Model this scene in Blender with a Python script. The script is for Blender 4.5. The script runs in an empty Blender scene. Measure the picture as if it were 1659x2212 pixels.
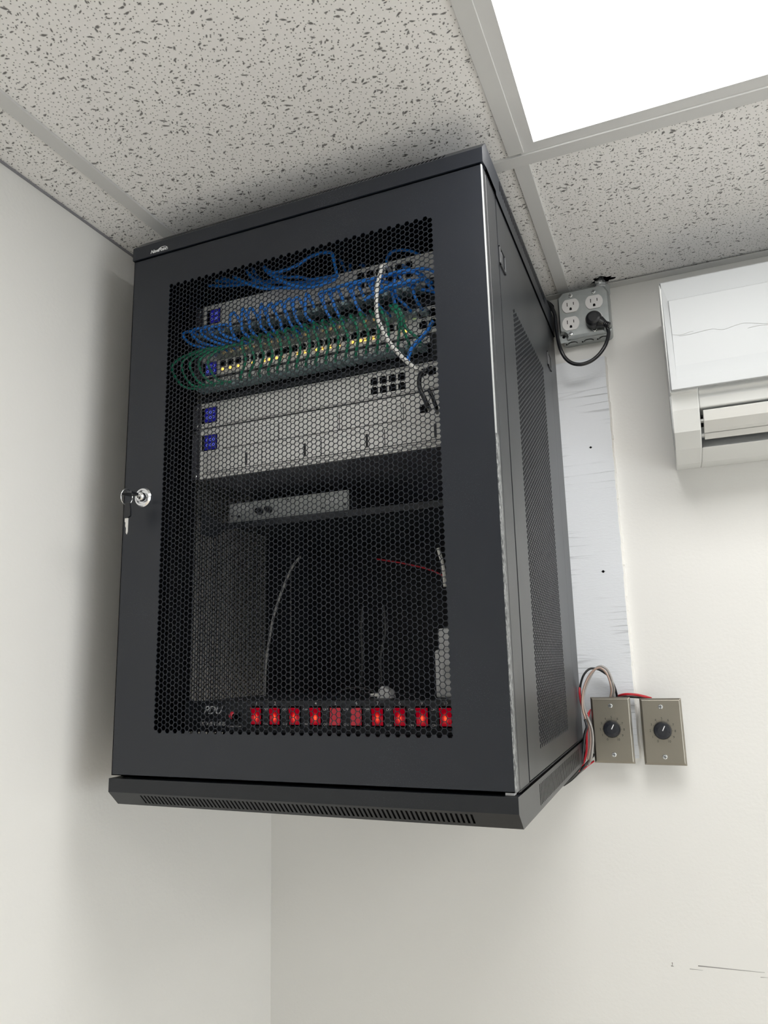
import bpy, bmesh, math, random
from mathutils import Vector, Matrix
from mathutils.geometry import tessellate_polygon
PI = math.pi
random.seed(7)
S = bpy.context.scene
COL = S.collection
H0 = 2.5                       # ceiling height; all z below are measured from the ceiling

# ------------------------------------------------------------------ camera
F = 1540.7149; PXC, PYC = 843.082, 1129.8914
CC = Vector((0.8814, -1.4409, -0.7443))
RM = ((0.92623429, -0.36510758, 0.0937363), (0.37609093, 0.91186141, -0.16451256), (-0.02540973, 0.18763055, 0.98191096))
RIGHT = Vector([r[0] for r in RM]); FWD = Vector([r[1] for r in RM]); UP = Vector([r[2] for r in RM])
cam = bpy.data.cameras.new('camera'); co = bpy.data.objects.new('camera', cam); COL.objects.link(co)
cam.sensor_fit = 'VERTICAL'; cam.sensor_height = 36.0; cam.lens = F / 2212 * 36
cam.shift_x = -(PXC - 829.5) / 2212; cam.shift_y = (PYC - 1106) / 2212
cam.clip_start = 0.01; cam.clip_end = 50
m = Matrix.Identity(4)
for i, v in enumerate((RIGHT, UP, -FWD)):
    for j in range(3): m[j][i] = v[j]
m.translation = CC + Vector((0, 0, H0))
co.matrix_world = m
S.camera = co

def at(u, v, ax, val):
    """point of the place seen at photo pixel (u, v) lying on the plane axis=val"""
    d = RIGHT * ((u - PXC) / F) + FWD + UP * ((PYC - v) / F)
    return CC + d * ((val - CC[ax]) / d[ax])

# ------------------------------------------------------------------ world and exposure
w = bpy.data.worlds.new('world'); S.world = w; w.use_nodes = True
w.node_tree.nodes['Background'].inputs[0].default_value = (0.75, 0.8, 0.9, 1)
w.node_tree.nodes['Background'].inputs[1].default_value = 0.02
S.view_settings.view_transform = 'Standard'; S.view_settings.look = 'None'
S.view_settings.gamma = 1; S.view_settings.use_curve_mapping = False
S.view_settings.exposure = 0.46
FILL_PANE_POWER = 3.2            # radiance of the unseen glowing pane, added as fill light
PANEL_POWER = 6.9              # radiance of the LED ceiling panels

# ------------------------------------------------------------------ materials
MATS = {}
def mat(name, col=(.5, .5, .5), rough=.5, metal=0., spec=.5, emit=None, es=1., coat=0., alpha=1., trans=0.):
    if name in MATS: return MATS[name]
    M = bpy.data.materials.new(name); M.use_nodes = True
    b = M.node_tree.nodes['Principled BSDF']; I = b.inputs
    I['Base Color'].default_value = (*col, 1); I['Roughness'].default_value = rough
    I['Metallic'].default_value = metal; I['Specular IOR Level'].default_value = spec
    I['Coat Weight'].default_value = coat; I['Transmission Weight'].default_value = trans
    I['Alpha'].default_value = alpha
    if emit: I['Emission Color'].default_value = (*emit, 1); I['Emission Strength'].default_value = es
    MATS[name] = M; return M
def nd(M, t, **k):
    n = M.node_tree.nodes.new(t)
    for a, b in k.items():
        if hasattr(n, a): setattr(n, a, b)
        else: n.inputs[a].default_value = b
    return n
def lk(M, a, b): M.node_tree.links.new(a, b)
def math_(M, op, a, b=None, c=None):
    n = nd(M, 'ShaderNodeMath', operation=op)
    for i, x in enumerate((a, b, c)):
        if x is None: continue
        if isinstance(x, (int, float)): n.inputs[i].default_value = x
        else: lk(M, x, n.inputs[i])
    return n.outputs[0]
def mixc(M, f, a, b):
    n = nd(M, 'ShaderNodeMix', data_type='RGBA')
    if isinstance(f, (int, float)): n.inputs[0].default_value = f
    else: lk(M, f, n.inputs[0])
    for i, x in ((6, a), (7, b)):
        if isinstance(x, tuple): n.inputs[i].default_value = (*x, 1)
        else: lk(M, x, n.inputs[i])
    return n.outputs[2]
def bsdf(M): return M.node_tree.nodes['Principled BSDF']
def bump(M, h, strength=.3, dist=.001):
    n = nd(M, 'ShaderNodeBump'); n.inputs['Strength'].default_value = strength; n.inputs['Distance'].default_value = dist
    lk(M, h, n.inputs['Height']); lk(M, n.outputs[0], bsdf(M).inputs['Normal']); return n
def coords(M, scale=(1, 1, 1), rot=(0, 0, 0), loc=(0, 0, 0)):
    g = nd(M, 'ShaderNodeNewGeometry'); mp = nd(M, 'ShaderNodeMapping')
    mp.inputs['Scale'].default_value = scale; mp.inputs['Rotation'].default_value = rot; mp.inputs['Location'].default_value = loc
    lk(M, g.outputs['Position'], mp.inputs[0]); return mp.outputs[0]
def noise(M, vec, scale, detail=2, rough=.5):
    n = nd(M, 'ShaderNodeTexNoise'); n.inputs['Scale'].default_value = scale; n.inputs['Detail'].default_value = detail
    n.inputs['Roughness'].default_value = rough; lk(M, vec, n.inputs['Vector']); return n

# painted drywall
def wall_mat(name, col):
    M = mat(name, col, .75, spec=.3); c = coords(M)
    n1 = noise(M, c, 160, 3); n2 = noise(M, c, 28, 2)
    h = math_(M, 'MULTIPLY_ADD', n2.outputs[0], .6, n1.outputs[0])
    bump(M, h, .22, .0012)
    n3 = noise(M, c, 1.7, 2)
    lk(M, mixc(M, n3.outputs[0], tuple(x * .985 for x in col), tuple(min(1, x * 1.015) for x in col)), bsdf(M).inputs['Base Color'])
    return M
WALL = wall_mat('wall_paint', (.80, .795, .775))
WALL2 = wall_mat('wall_paint_far', (.80, .795, .775))

# fissured mineral fibre ceiling tile
def tile_mat():
    M = mat('ceiling_tile', (.80, .79, .775), .9, spec=.2)
    warp = noise(M, coords(M), 55, 2)
    def layer(scale, stretch, rot, thr, keep, warp_amt, soft=.35, loc=(0, 0, 0)):
        g = coords(M)
        add = nd(M, 'ShaderNodeVectorMath', operation='MULTIPLY_ADD'); add.inputs[1].default_value = (warp_amt,) * 3
        lk(M, warp.outputs['Color'], add.inputs[0]); lk(M, g, add.inputs[2])
        mp = nd(M, 'ShaderNodeMapping'); mp.inputs['Rotation'].default_value = (0, 0, rot); mp.inputs['Location'].default_value = loc
        lk(M, add.outputs[0], mp.inputs[0])
        mp2 = nd(M, 'ShaderNodeMapping'); mp2.inputs['Scale'].default_value = (scale / stretch, scale, 0)
        lk(M, mp.outputs[0], mp2.inputs[0])
        v = nd(M, 'ShaderNodeTexVoronoi', voronoi_dimensions='2D'); v.inputs['Scale'].default_value = 1; v.inputs['Randomness'].default_value = .95
        lk(M, mp2.outputs[0], v.inputs['Vector'])
        sep = nd(M, 'ShaderNodeSeparateColor'); lk(M, v.outputs['Color'], sep.inputs[0])
        k = math_(M, 'LESS_THAN', sep.outputs[0], keep)
        size = math_(M, 'MULTIPLY_ADD', sep.outputs[1], .5, .6)
        d = math_(M, 'DIVIDE', v.outputs['Distance'], size)
        t = nd(M, 'ShaderNodeMapRange'); t.inputs[1].default_value = thr; t.inputs[2].default_value = thr * (1 - soft)
        lk(M, d, t.inputs[0]); return math_(M, 'MULTIPLY', t.outputs[0], k)
    pin = layer(160, 1.0, 0, .175, .95, .0, .5)
    f1 = layer(108, 2.4, .15, .19, .34, .010, .5, (.3, .1, 0))
    f2 = layer(115, 2.1, 1.1, .18, .24, .010, .5, (.7, .4, 0))
    f3 = layer(92, 2.7, -.5, .17, .24, .010, .5, (.17, .9, 0))
    a = math_(M, 'MAXIMUM', f1, f2); a = math_(M, 'MAXIMUM', a, f3)
    a = math_(M, 'MAXIMUM', a, math_(M, 'MULTIPLY', pin, .95))
    fine = noise(M, coords(M), 420, 2)
    base = mixc(M, fine.outputs[0], (.86, .85, .84), (.92, .91, .90))
    lk(M, mixc(M, math_(M, 'MULTIPLY', a, .85), base, (.09, .085, .085)), bsdf(M).inputs['Base Color'])
    h = math_(M, 'SUBTRACT', math_(M, 'MULTIPLY', fine.outputs[0], .25), a)
    bump(M, h, .6, .0016)
    return M
TILE = tile_mat()
TBAR = mat('grid_enamel', (.64, .64, .635), .45, spec=.4)
FRAME = mat('panel_frame_enamel', (.66, .66, .66), .4, spec=.4)
DIFF = mat('led_diffuser', (.9, .9, .9), .5, emit=(1, .985, .96), es=PANEL_POWER)
FLOOR = mat('vinyl_floor', (.78, .75, .70), .5, spec=.4)
c_ = coords(FLOOR); n_ = noise(FLOOR, c_, 9, 4)
lk(FLOOR, mixc(FLOOR, n_.outputs[0], (.76, .69, .585), (.82, .75, .64)), bsdf(FLOOR).inputs['Base Color'])

# powder-coated cabinet black with dust specks
def coat_mat(name, col, rough, spec, dust=.0):
    M = mat(name, col, rough, spec=spec); c = coords(M)
    n = noise(M, c, 900, 2); bump(M, n.outputs[0], .12, .0004)
    r = noise(M, c, 6, 3)
    lk(M, math_(M, 'MULTIPLY_ADD', r.outputs[0], .10, rough - .05), bsdf(M).inputs['Roughness'])
    if dust:
        d1 = noise(M, c, 1500, 1); d2 = noise(M, c, 5.5, 4, .65)
        mk = nd(M, 'ShaderNodeMapRange'); mk.inputs[1].default_value = .66; mk.inputs[2].default_value = .80; lk(M, d1.outputs[0], mk.inputs[0])
        mk2 = nd(M, 'ShaderNodeMapRange'); mk2.inputs[1].default_value = .48; mk2.inputs[2].default_value = .7; lk(M, d2.outputs[0], mk2.inputs[0])
        f = math_(M, 'MULTIPLY', math_(M, 'MULTIPLY', mk.outputs[0], mk2.outputs[0]), dust)
        lk(M, mixc(M, f, col, (.32, .34, .37)), bsdf(M).inputs['Base Color'])
    return M
BLK = coat_mat('black_powder_coat', (.0085, .0115, .019), .38, .55, .9)
BLKS = coat_mat('black_side_coat', (.013, .015, .019), .34, .8, .25)
BLKB = coat_mat('black_base_coat', (.009, .011, .015), .40, .45, .2)
BLKI = mat('black_interior', (.009, .010, .013), .55, spec=.35)
RAILM = mat('rail_black', (.008, .009, .011), .6, spec=.2)
WORN = mat('worn_highlight_edge', (.16, .165, .17), .45, spec=.5)
cw = coords(WORN, (1, 1, .35)); nw = noise(WORN, cw, 420, 4, .7)
mw = nd(WORN, 'ShaderNodeMapRange'); mw.inputs[1].default_value = .42; mw.inputs[2].default_value = .62; lk(WORN, nw.outputs[0], mw.inputs[0])
lk(WORN, mixc(WORN, mw.outputs[0], (.055, .058, .062), (.30, .31, .31)), bsdf(WORN).inputs['Base Color'])
DARK = mat('dark_void', (.004, .004, .005), .8, spec=.1)
SILV = mat('silver_paint', (.90, .895, .88), .42, metal=0, spec=.5)
SILV2 = mat('silver_seam', (.02, .02, .022), .6)
EAR = mat('ear_grey', (.10, .10, .12), .45)
BRIGHT = mat('bright_aluminium', (.8, .79, .76), .3, metal=.6)
SCR = mat('touch_screen', (.004, .005, .03), .15, emit=(.02, .02, .30), es=.30)
SCRD = mat('screen_glyph', (.2, .25, .8), .3, emit=(.25, .32, 1), es=.45)
BLUE = mat('blue_jacket', (.015, .20, .72), .35, spec=.45)
GREEN = mat('green_jacket', (.008, .20, .11), .35, spec=.45)
WHITEC = mat('white_jacket', (.92, .91, .87), .4)
GREYC = mat('grey_jacket', (.30, .30, .30), .45)
BLACKC = mat('black_jacket', (.010, .011, .014), .33, spec=.5)
REDC = mat('red_jacket', (.50, .012, .025), .35)
CLEARW = mat('clear_speaker_jacket', (.30, .285, .27), .25, spec=.6, coat=.3)
COPPER = mat('copper_speaker_jacket', (.42, .30, .25), .3, spec=.6, coat=.3)
PLUGM = mat('clear_plug', (.24, .33, .35), .2, spec=.6, coat=.4)
LABW = mat('label_white', (.82, .82, .80), .5)
PRINTW = mat('white_print', (.85, .86, .88), .5)
PRINTG = mat('grey_print', (.05, .05, .05), .6)
AMBER = mat('amber_led', (.7, .35, .02), .3, emit=(1, .52, .04), es=3.0)
AMBERD = mat('amber_plug', (.25, .16, .08), .25, emit=(.6, .33, .08), es=.12)
GLED = mat('green_led', (.4, .6, .05), .3, emit=(.7, 1, .1), es=3.0)
PDUM = mat('pdu_black', (.022, .025, .030), .42, spec=.4)
def rocker_mat(name, hot, cold, es):
    M = mat(name, cold, .2, spec=.5)
    c = nd(M, 'ShaderNodeTexCoord'); g = nd(M, 'ShaderNodeMapping')
    g.inputs['Location'].default_value = (-.5, 0, -.42); lk(M, c.outputs['Generated'], g.inputs[0])
    g2 = nd(M, 'ShaderNodeMapping'); g2.inputs['Scale'].default_value = (1.25, 0, 1.0); lk(M, g.outputs[0], g2.inputs[0])
    ln_ = nd(M, 'ShaderNodeVectorMath', operation='LENGTH'); lk(M, g2.outputs[0], ln_.inputs[0])
    r = nd(M, 'ShaderNodeMapRange'); r.inputs[1].default_value = .42; r.inputs[2].default_value = .02; lk(M, ln_.outputs['Value'], r.inputs[0])
    p = math_(M, 'POWER', r.outputs[0], 2.0)
    lk(M, mixc(M, p, (.45, .0, .015), hot), bsdf(M).inputs['Emission Color'])
    lk(M, math_(M, 'MULTIPLY_ADD', p, es, .28), bsdf(M).inputs['Emission Strength'])
    return M
RED_ON = rocker_mat('rocker_red_lit', (1, .09, .02), (.35, .0, .01), 1.1)
RED_OFF = mat('rocker_red_dim', (.42, .02, .035), .2, emit=(.5, .02, .04), es=.22)
AMPG = mat('amp_grey', (.55, .575, .57), .5)
GALV = mat('galvanised_steel', (.42, .45, .46), .36, metal=.75, spec=.5)
cg = coords(GALV); ng = noise(GALV, cg, 60, 3)
lk(GALV, mixc(GALV, ng.outputs[0], (.36, .39, .40), (.52, .55, .55)), bsdf(GALV).inputs['Base Color'])
OUTW = mat('outlet_white', (.80, .79, .79), .4)
CHROME = mat('chrome', (.85, .86, .88), .12, metal=1.)
SCREWM = mat('zinc_screw', (.75, .78, .80), .22, metal=.9)
STEEL = mat('brushed_steel', (.31, .29, .25), .34, metal=.9)
cs = coords(STEEL, (1, 1, .03)); nsn = noise(STEEL, cs, 900, 2)
lk(STEEL, math_(STEEL, 'MULTIPLY_ADD', nsn.outputs[0], .14, .26), bsdf(STEEL).inputs['Roughness'])
KNOB = mat('knob_black', (.012, .014, .02), .25, spec=.55)
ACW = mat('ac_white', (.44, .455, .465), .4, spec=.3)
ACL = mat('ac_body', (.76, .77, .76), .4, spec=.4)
ACV = mat('ac_vane', (.72, .72, .70), .35)
ADPT = mat('adapter_white', (.78, .78, .79), .4)

# rough white-painted plywood with horizontal checks
def board_mat():
    M = mat('painted_plywood', (.74, .765, .80), .6, spec=.35)
    c = coords(M)
    wn = noise(M, c, 5, 3)
    add = nd(M, 'ShaderNodeVectorMath', operation='MULTIPLY_ADD'); add.inputs[1].default_value = (0, 0, .010)
    lk(M, wn.outputs['Color'], add.inputs[0]); lk(M, c, add.inputs[2])
    mp = nd(M, 'ShaderNodeMapping'); mp.inputs['Scale'].default_value = (3.2, 1, 62); lk(M, add.outputs[0], mp.inputs[0])
    v = nd(M, 'ShaderNodeTexVoronoi', feature='DISTANCE_TO_EDGE'); v.inputs['Scale'].default_value = 1; v.inputs['Randomness'].default_value = .9
    lk(M, mp.outputs[0], v.inputs['Vector'])
    crack = nd(M, 'ShaderNodeMapRange'); crack.inputs[1].default_value = .045; crack.inputs[2].default_value = .0; lk(M, v.outputs['Distance'], crack.inputs[0])
    nb = noise(M, coords(M, (.8, 1, 1)), 6, 2)
    br = nd(M, 'ShaderNodeMapRange'); br.inputs[1].default_value = .44; br.inputs[2].default_value = .56; lk(M, nb.outputs[0], br.inputs[0])
    cr = math_(M, 'MULTIPLY', crack.outputs[0], br.outputs[0])
    fib = noise(M, coords(M, (.25, 1, 1)), 330, 4, .7)
    h = math_(M, 'SUBTRACT', math_(M, 'MULTIPLY', fib.outputs[0], .7), cr)
    bump(M, h, .55, .0016)
    lk(M, mixc(M, math_(M, 'MULTIPLY', cr, .62), (.735, .76, .80), (.30, .31, .33)), bsdf(M).inputs['Base Color'])
    return M
BOARD = board_mat()
CAULK = mat('caulk_edge', (.84, .83, .80), .6)
SCUFF = mat('scuff', (.36, .35, .34), .8, alpha=.75)

# ------------------------------------------------------------------ object helpers
ORG = {}
def thing(name, label, cat, org, group=None):
    o = bpy.data.objects.new(name, None); COL.objects.link(o)
    o.empty_display_size = .02
    o.location = (org[0], org[1], org[2] + H0); o['label'] = label; o['category'] = cat
    if group: o['group'] = group
    ORG[o] = Vector(org); return o

class MB:
    def __init__(s): s.v = []; s.f = []; s.m = []
    def add(s, vs, fs, mi=0):
        b = len(s.v); s.v += [tuple(x) for x in vs]
        for f in fs: s.f.append(tuple(b + i for i in f)); s.m.append(mi)
        return s
    def box(s, x0, x1, y0, y1, z0, z1, mi=0):
        x0, x1 = sorted((x0, x1)); y0, y1 = sorted((y0, y1)); z0, z1 = sorted((z0, z1))
        v = [(x, y, z) for x in (x0, x1) for y in (y0, y1) for z in (z0, z1)]
        return s.add(v, [(0, 1, 3, 2), (4, 6, 7, 5), (0, 4, 5, 1), (2, 3, 7, 6), (0, 2, 6, 4), (1, 5, 7, 3)], mi)
    def prism(s, prof, ax, a, b, mi=0, cap=True):
        """profile = list of 2-D points in the other two axes, extruded along ax from a to b"""
        o = [i for i in range(3) if i != ax]; n = len(prof); v = []
        for t in (a, b):
            for p in prof:
                q = [0, 0, 0]; q[ax] = t; q[o[0]] = p[0]; q[o[1]] = p[1]; v.append(tuple(q))
        f = [(i, (i + 1) % n, n + (i + 1) % n, n + i) for i in range(n)]
        if cap: f += [tuple(range(n))[::-1], tuple(range(n, 2 * n))]
        return s.add(v, f, mi)
    def cyl(s, p0, p1, r0, r1=None, n=20, mi=0, cap=True):
        r1 = r0 if r1 is None else r1
        p0 = Vector(p0); p1 = Vector(p1); d = (p1 - p0).normalized()
        a = d.orthogonal().normalized(); b = d.cross(a); v = []
        for p, r in ((p0, r0), (p1, r1)):
            for i in range(n):
                t = 2 * PI * i / n; v.append(p + a * (r * math.cos(t)) + b * (r * math.sin(t)))
        f = [(i, (i + 1) % n, n + (i + 1) % n, n + i) for i in range(n)]
        if cap: f += [tuple(range(n))[::-1], tuple(range(n, 2 * n))]
        return s.add(v, f, mi)
    def lathe(s, p, d, prof, n=28, mi=0):
        """prof: list of (distance along d, radius)"""
        p = Vector(p); d = Vector(d).normalized(); a = d.orthogonal().normalized(); b = d.cross(a); v = []
        for h, r in prof:
            for i in range(n):
                t = 2 * PI * i / n; v.append(p + d * h + a * (r * math.cos(t)) + b * (r * math.sin(t)))
        f = []
        for k in range(len(prof) - 1):
            for i in range(n): f.append((k * n + i, k * n + (i + 1) % n, (k + 1) * n + (i + 1) % n, (k + 1) * n + i))
        f += [tuple(range(n))[::-1], tuple(range((len(prof) - 1) * n, len(prof) * n))]
        return s.add(v, f, mi)
    def tube(s, pts, r, n=8, mi=0, sub=5, flat=1.):
        P = smooth_path(pts, sub); V = []; prev = None
        for i, p in enumerate(P):
            t = (P[min(i + 1, len(P) - 1)] - P[max(i - 1, 0)]).normalized()
            a = t.orthogonal().normalized() if prev is None else (prev - t * prev.dot(t)).normalized()
            prev = a; b = t.cross(a)
            for k in range(n):
                th = 2 * PI * k / n; V.append(p + a * (r * math.cos(th)) + b * (r * flat * math.sin(th)))
        f = []
        for i in range(len(P) - 1):
            for k in range(n): f.append((i * n + k, i * n + (k + 1) % n, (i + 1) * n + (k + 1) % n, (i + 1) * n + k))
        f += [tuple(range(n))[::-1], tuple(range((len(P) - 1) * n, len(P) * n))]
        return s.add(V, f, mi)
    def text(s, txt, size, org, xd=(1, 0, 0), yd=(0, 0, 1), ext=.0003, shear=0., mi=0, align='LEFT', space=1., bold=0.):
        c = bpy.data.curves.new('t', 'FONT'); c.body = txt; c.size = size; c.align_x = align; c.extrude = ext
        c.shear = shear; c.space_character = space; c.resolution_u = 3; c.offset = bold
        o = bpy.data.objects.new('t', c); COL.objects.link(o)
        bpy.context.view_layer.update()
        me = bpy.data.meshes.new_from_object(o.evaluated_get(bpy.context.evaluated_depsgraph_get()))
        xd = Vector(xd); yd = Vector(yd); zd = xd.cross(yd); org = Vector(org)
        s.add([org + xd * v.co.x + yd * v.co.y + zd * v.co.z for v in me.vertices], [tuple(p.vertices) for p in me.polygons], mi)
        bpy.data.objects.remove(o); bpy.data.meshes.remove(me); bpy.data.curves.remove(c)
        return s
    def build(s, name, mats, parent=None, smooth=False, bevel=0, seg=2, org=None):
        me = bpy.data.meshes.new(name)
        po = ORG[parent] if parent is not None else Vector(org if org else (0, 0, 0))
        if org is not None: po = Vector(org)
        me.from_pydata([(v[0] - po.x, v[1] - po.y, v[2] - po.z) for v in s.v], [], s.f)
        for mm in (mats if isinstance(mats, (list, tuple)) else [mats]): me.materials.append(mm)
        me.polygons.foreach_set('material_index', s.m)
        if smooth: me.polygons.foreach_set('use_smooth', [True] * len(s.f))
        me.update()
        if len(s.f) < 60000:
            bm = bmesh.new(); bm.from_mesh(me); bmesh.ops.recalc_face_normals(bm, faces=bm.faces); bm.to_mesh(me); bm.free()
        o = bpy.data.objects.new(name, me); COL.objects.link(o)
        if parent is not None:
            o.parent = parent
            o.location = po - ORG[parent]
        else: o.location = (po.x, po.y, po.z + H0)
        ORG[o] = po
        if bevel:
            b = o.modifiers.new('bevel', 'BEVEL'); b.width = bevel; b.segments = seg; b.limit_method = 'ANGLE'; b.angle_limit = .7
        if smooth:
            try:
                e = o.modifiers.new('wn', 'WEIGHTED_NORMAL'); e.keep_sharp = True
            except Exception: pass
        return o

def smooth_path(pts, sub=5):
    P = [Vector(p) for p in pts]
    if len(P) < 3 or sub < 2: return P
    out = []
    for i in range(len(P) - 1):
        p0 = P[max(i - 1, 0)]; p1 = P[i]; p2 = P[i + 1]; p3 = P[min(i + 2, len(P) - 1)]
        for k in range(sub):
            t = k / sub; t2 = t * t; t3 = t2 * t
            out.append(.5 * ((2 * p1) + (p2 - p0) * t + (2 * p0 - 5 * p1 + 4 * p2 - p3) * t2 + (3 * p1 - p0 - 3 * p2 + p3) * t3))
    out.append(P[-1]); return out

def struct(o): o['kind'] = 'structure'; return o
def single(o, label, cat, group=None):
    o['label'] = label; o['category'] = cat
    if group: o['group'] = group
    return o
def part_label(o, l): o['label'] = l; return o
def screw(parent, p, d, r=.0035, name='screw', slot=True, m=None):
    b = MB(); b.lathe(p, d, [(0, r), (.0008, r), (.0016, r * .8), (.0019, r * .3)], 16, 0)
    if slot:
        p = Vector(p) + Vector(d).normalized() * .0019; b.box(p.x - r * .7, p.x + r * .7, p.y - .0002, p.y + .0003, p.z - r * .12, p.z + r * .12, 1)
        b.box(p.x - r * .12, p.x + r * .12, p.y - .0002, p.y + .0003, p.z - r * .7, p.z + r * .7, 1)
    return b.build(name, [m or SCREWM, SILV2], parent, smooth=False)

# ------------------------------------------------------------------ the room
RX, RY = 3.5, -2.90
T = .1
def slab(name, x0, x1, y0, y1, z0, z1, mt):
    return struct(MB().box(x0, x1, y0, y1, z0, z1).build(name, mt))
wb_ = slab('wall_back', -T, RX + T, 0, T, -H0, .3, WALL)
# left wall leans by a few millimetres as in the photograph
MBl = MB(); MBl.add([(-T, 0, -H0), (.008, 0, -H0), (.008, RY, -H0), (-T, RY, -H0), (-T, 0, .3), (0, 0, .3), (0.002, RY, .3), (-T, RY, .3)],
                    [(0, 1, 2, 3), (4, 5, 6, 7), (0, 1, 5, 4), (1, 2, 6, 5), (2, 3, 7, 6), (3, 0, 4, 7)])
struct(MBl.build('wall_left', WALL))
WY0, WY1, WZ0, WZ1 = -2.55, -.95, -2.05, -.75      # opening in the right wall for the added fill window
wr = MB().box(RX, RX + T, RY - T, WY0, -H0, .3).box(RX, RX + T, WY1, T, -H0, .3).box(RX, RX + T, WY0, WY1, -H0, WZ0).box(RX, RX + T, WY0, WY1, WZ1, .3)
struct(wr.build('wall_right', WALL2))
win = MB()
for a in ((WY0, WY0 + .05, WZ0, WZ1), (WY1 - .05, WY1, WZ0, WZ1), (WY0, WY1, WZ0, WZ0 + .05), (WY0, WY1, WZ1 - .05, WZ1), ((WY0 + WY1) / 2 - .025, (WY0 + WY1) / 2 + .025, WZ0, WZ1)):
    win.box(RX + .03, RX + .07, *a)
wo = struct(win.build('fill_window_1', FRAME))
MB().box(RX + .045, RX + .055, WY0 + .05, WY1 - .05, WZ0 + .05, WZ1 - .05).build('pane', mat('fill_light_pane', (.8, .8, .8), .4, emit=(.90, .96, 1.0), es=FILL_PANE_POWER), wo)  # glowing pane added out of view to brighten the room
slab('wall_front', -T, RX + T, RY - T, RY, -H0, .3, WALL2)
slab('floor', -T, RX + T, RY - T, T, -H0 - .1, -H0, FLOOR)

XB = .1059; G = .6096; WBH = .0119; YC = -.4648
bars_x = [XB + G * k for k in range(0, 6)]
bars_y = [YC - G * k for k in range(0, 4)]
panels = [(1, 0), (4, 0), (3, 2)]        # (column, row) of the LED panels; all but the first are unseen, added fill
rows = [(0, bars_y[0])] + [(bars_y[k], bars_y[k + 1]) for k in range(3)] + [(bars_y[3], RY)]
cols = [(0, bars_x[0])] + [(bars_x[k], bars_x[k + 1]) for k in range(5)] + [(bars_x[5], RX)]
ZT = .004
cm = MB(); hole_c = at(1302, 608, 2, 0)
for ci, (x0, x1) in enumerate(cols):
    for ri, (y1, y0) in enumerate(rows):
        if (ci - 1, ri - 1) in panels: continue
        if ci == 2 and ri == 0:       # the tile with the torn hole above the junction box
            hx0, hx1, hy0, hy1 = .745, .845, -.075, -.012
            for a in ((x0, hx0, y0, y1), (hx1, x1, y0, y1), (hx0, hx1, y0, hy0), (hx0, hx1, hy1, y1)):
                cm.add([(a[0], a[2], ZT), (a[1], a[2], ZT), (a[1], a[3], ZT), (a[0], a[3], ZT)], [(0, 1, 2, 3)])
            n = 36; ring = []; sq = []
            for i in range(n):
                t = 2 * PI * i / n
                rr = (.021 + .0035 * math.sin(3 * t + 1) + .003 * math.sin(7 * t) + .002 * math.sin(11 * t + 2))
                ring.append((hole_c.x + rr * 1.0 * math.cos(t), hole_c.y + rr * .62 * math.sin(t)))
                cxm, cym = (hx0 + hx1) / 2, (hy0 + hy1) / 2; dx, dy = math.cos(t), math.sin(t)
                k = min((hx1 - cxm) / abs(dx) if abs(dx) > 1e-6 else 9, (hy1 - cym) / abs(dy) if abs(dy) > 1e-6 else 9)
                sq.append((cxm + dx * k, cym + dy * k))
            for i in range(n):
                j = (i + 1) % n
                cm.add([(*sq[i], ZT), (*sq[j], ZT), (*ring[j], ZT), (*ring[i], ZT)], [(0, 1, 2, 3)])
                cm.add([(*ring[i], ZT), (*ring[j], ZT), (*ring[j], ZT + .018), (*ring[i], ZT + .018)], [(0, 1, 2, 3)], 1)
            cm.add([(*p, ZT + .06) for p in ring], [tuple(range(n))], 1)
            for i in range(n):
                j = (i + 1) % n; cm.add([(*ring[i], ZT + .018), (*ring[j], ZT + .018), (*ring[j], ZT + .06), (*ring[i], ZT + .06)], [(0, 1, 2, 3)], 1)
            # corners of the square left by the fan
            for (cx_, cy_) in ((hx0, hy0), (hx1, hy0), (hx0, hy1), (hx1, hy1)):
                near = sorted(sq, key=lambda p: (p[0] - cx_) ** 2 + (p[1] - cy_) ** 2)[:2]
                cm.add([(cx_, cy_, ZT), (*near[0], ZT), (*near[1], ZT)], [(0, 1, 2)])
        else:
            cm.add([(x0, y0, ZT), (x1, y0, ZT), (x1, y1, ZT), (x0, y1, ZT)], [(0, 1, 2, 3)])
struct(cm.build('ceiling', [TILE, DARK]))
struct(MB().box(-T, RX + T, RY - T, T, .3, .34).build('ceiling', DARK))

tn = 0
def trim(mb, mt=TBAR, bevel=.0006):
    global tn; tn += 1; return struct(mb.build('trim_%d' % tn, mt, bevel=bevel))
for k, x in enumerate(bars_x):
    for ri, (y1, y0) in enumerate(rows):
        sl = {0: .0036, 1: -.0099}.get(k, 0) if ri == 1 else (.0003 if k == 1 else .0036 if k == 0 else 0)
        off = .0024 if (k == 1 and ri == 0) else 0
        a = y1 - (WBH if ri else 0.0225); b = y0 + WBH
        mb = MB(); fx = lambda y: x + off + sl * (-(y + .5))
        xa, xb = fx(a), fx(b)
        mb.add([(xa - WBH, a, 0), (xa + WBH, a, 0), (xb + WBH, b, 0), (xb - WBH, b, 0),
                (xa - WBH, a, ZT), (xa + WBH, a, ZT), (xb + WBH, b, ZT), (xb - WBH, b, ZT)],
               [(0, 1, 2, 3), (4, 5, 6, 7), (0, 1, 5, 4), (1, 2, 6, 5), (2, 3, 7, 6), (3, 0, 4, 7)])
        trim(mb)
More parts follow.
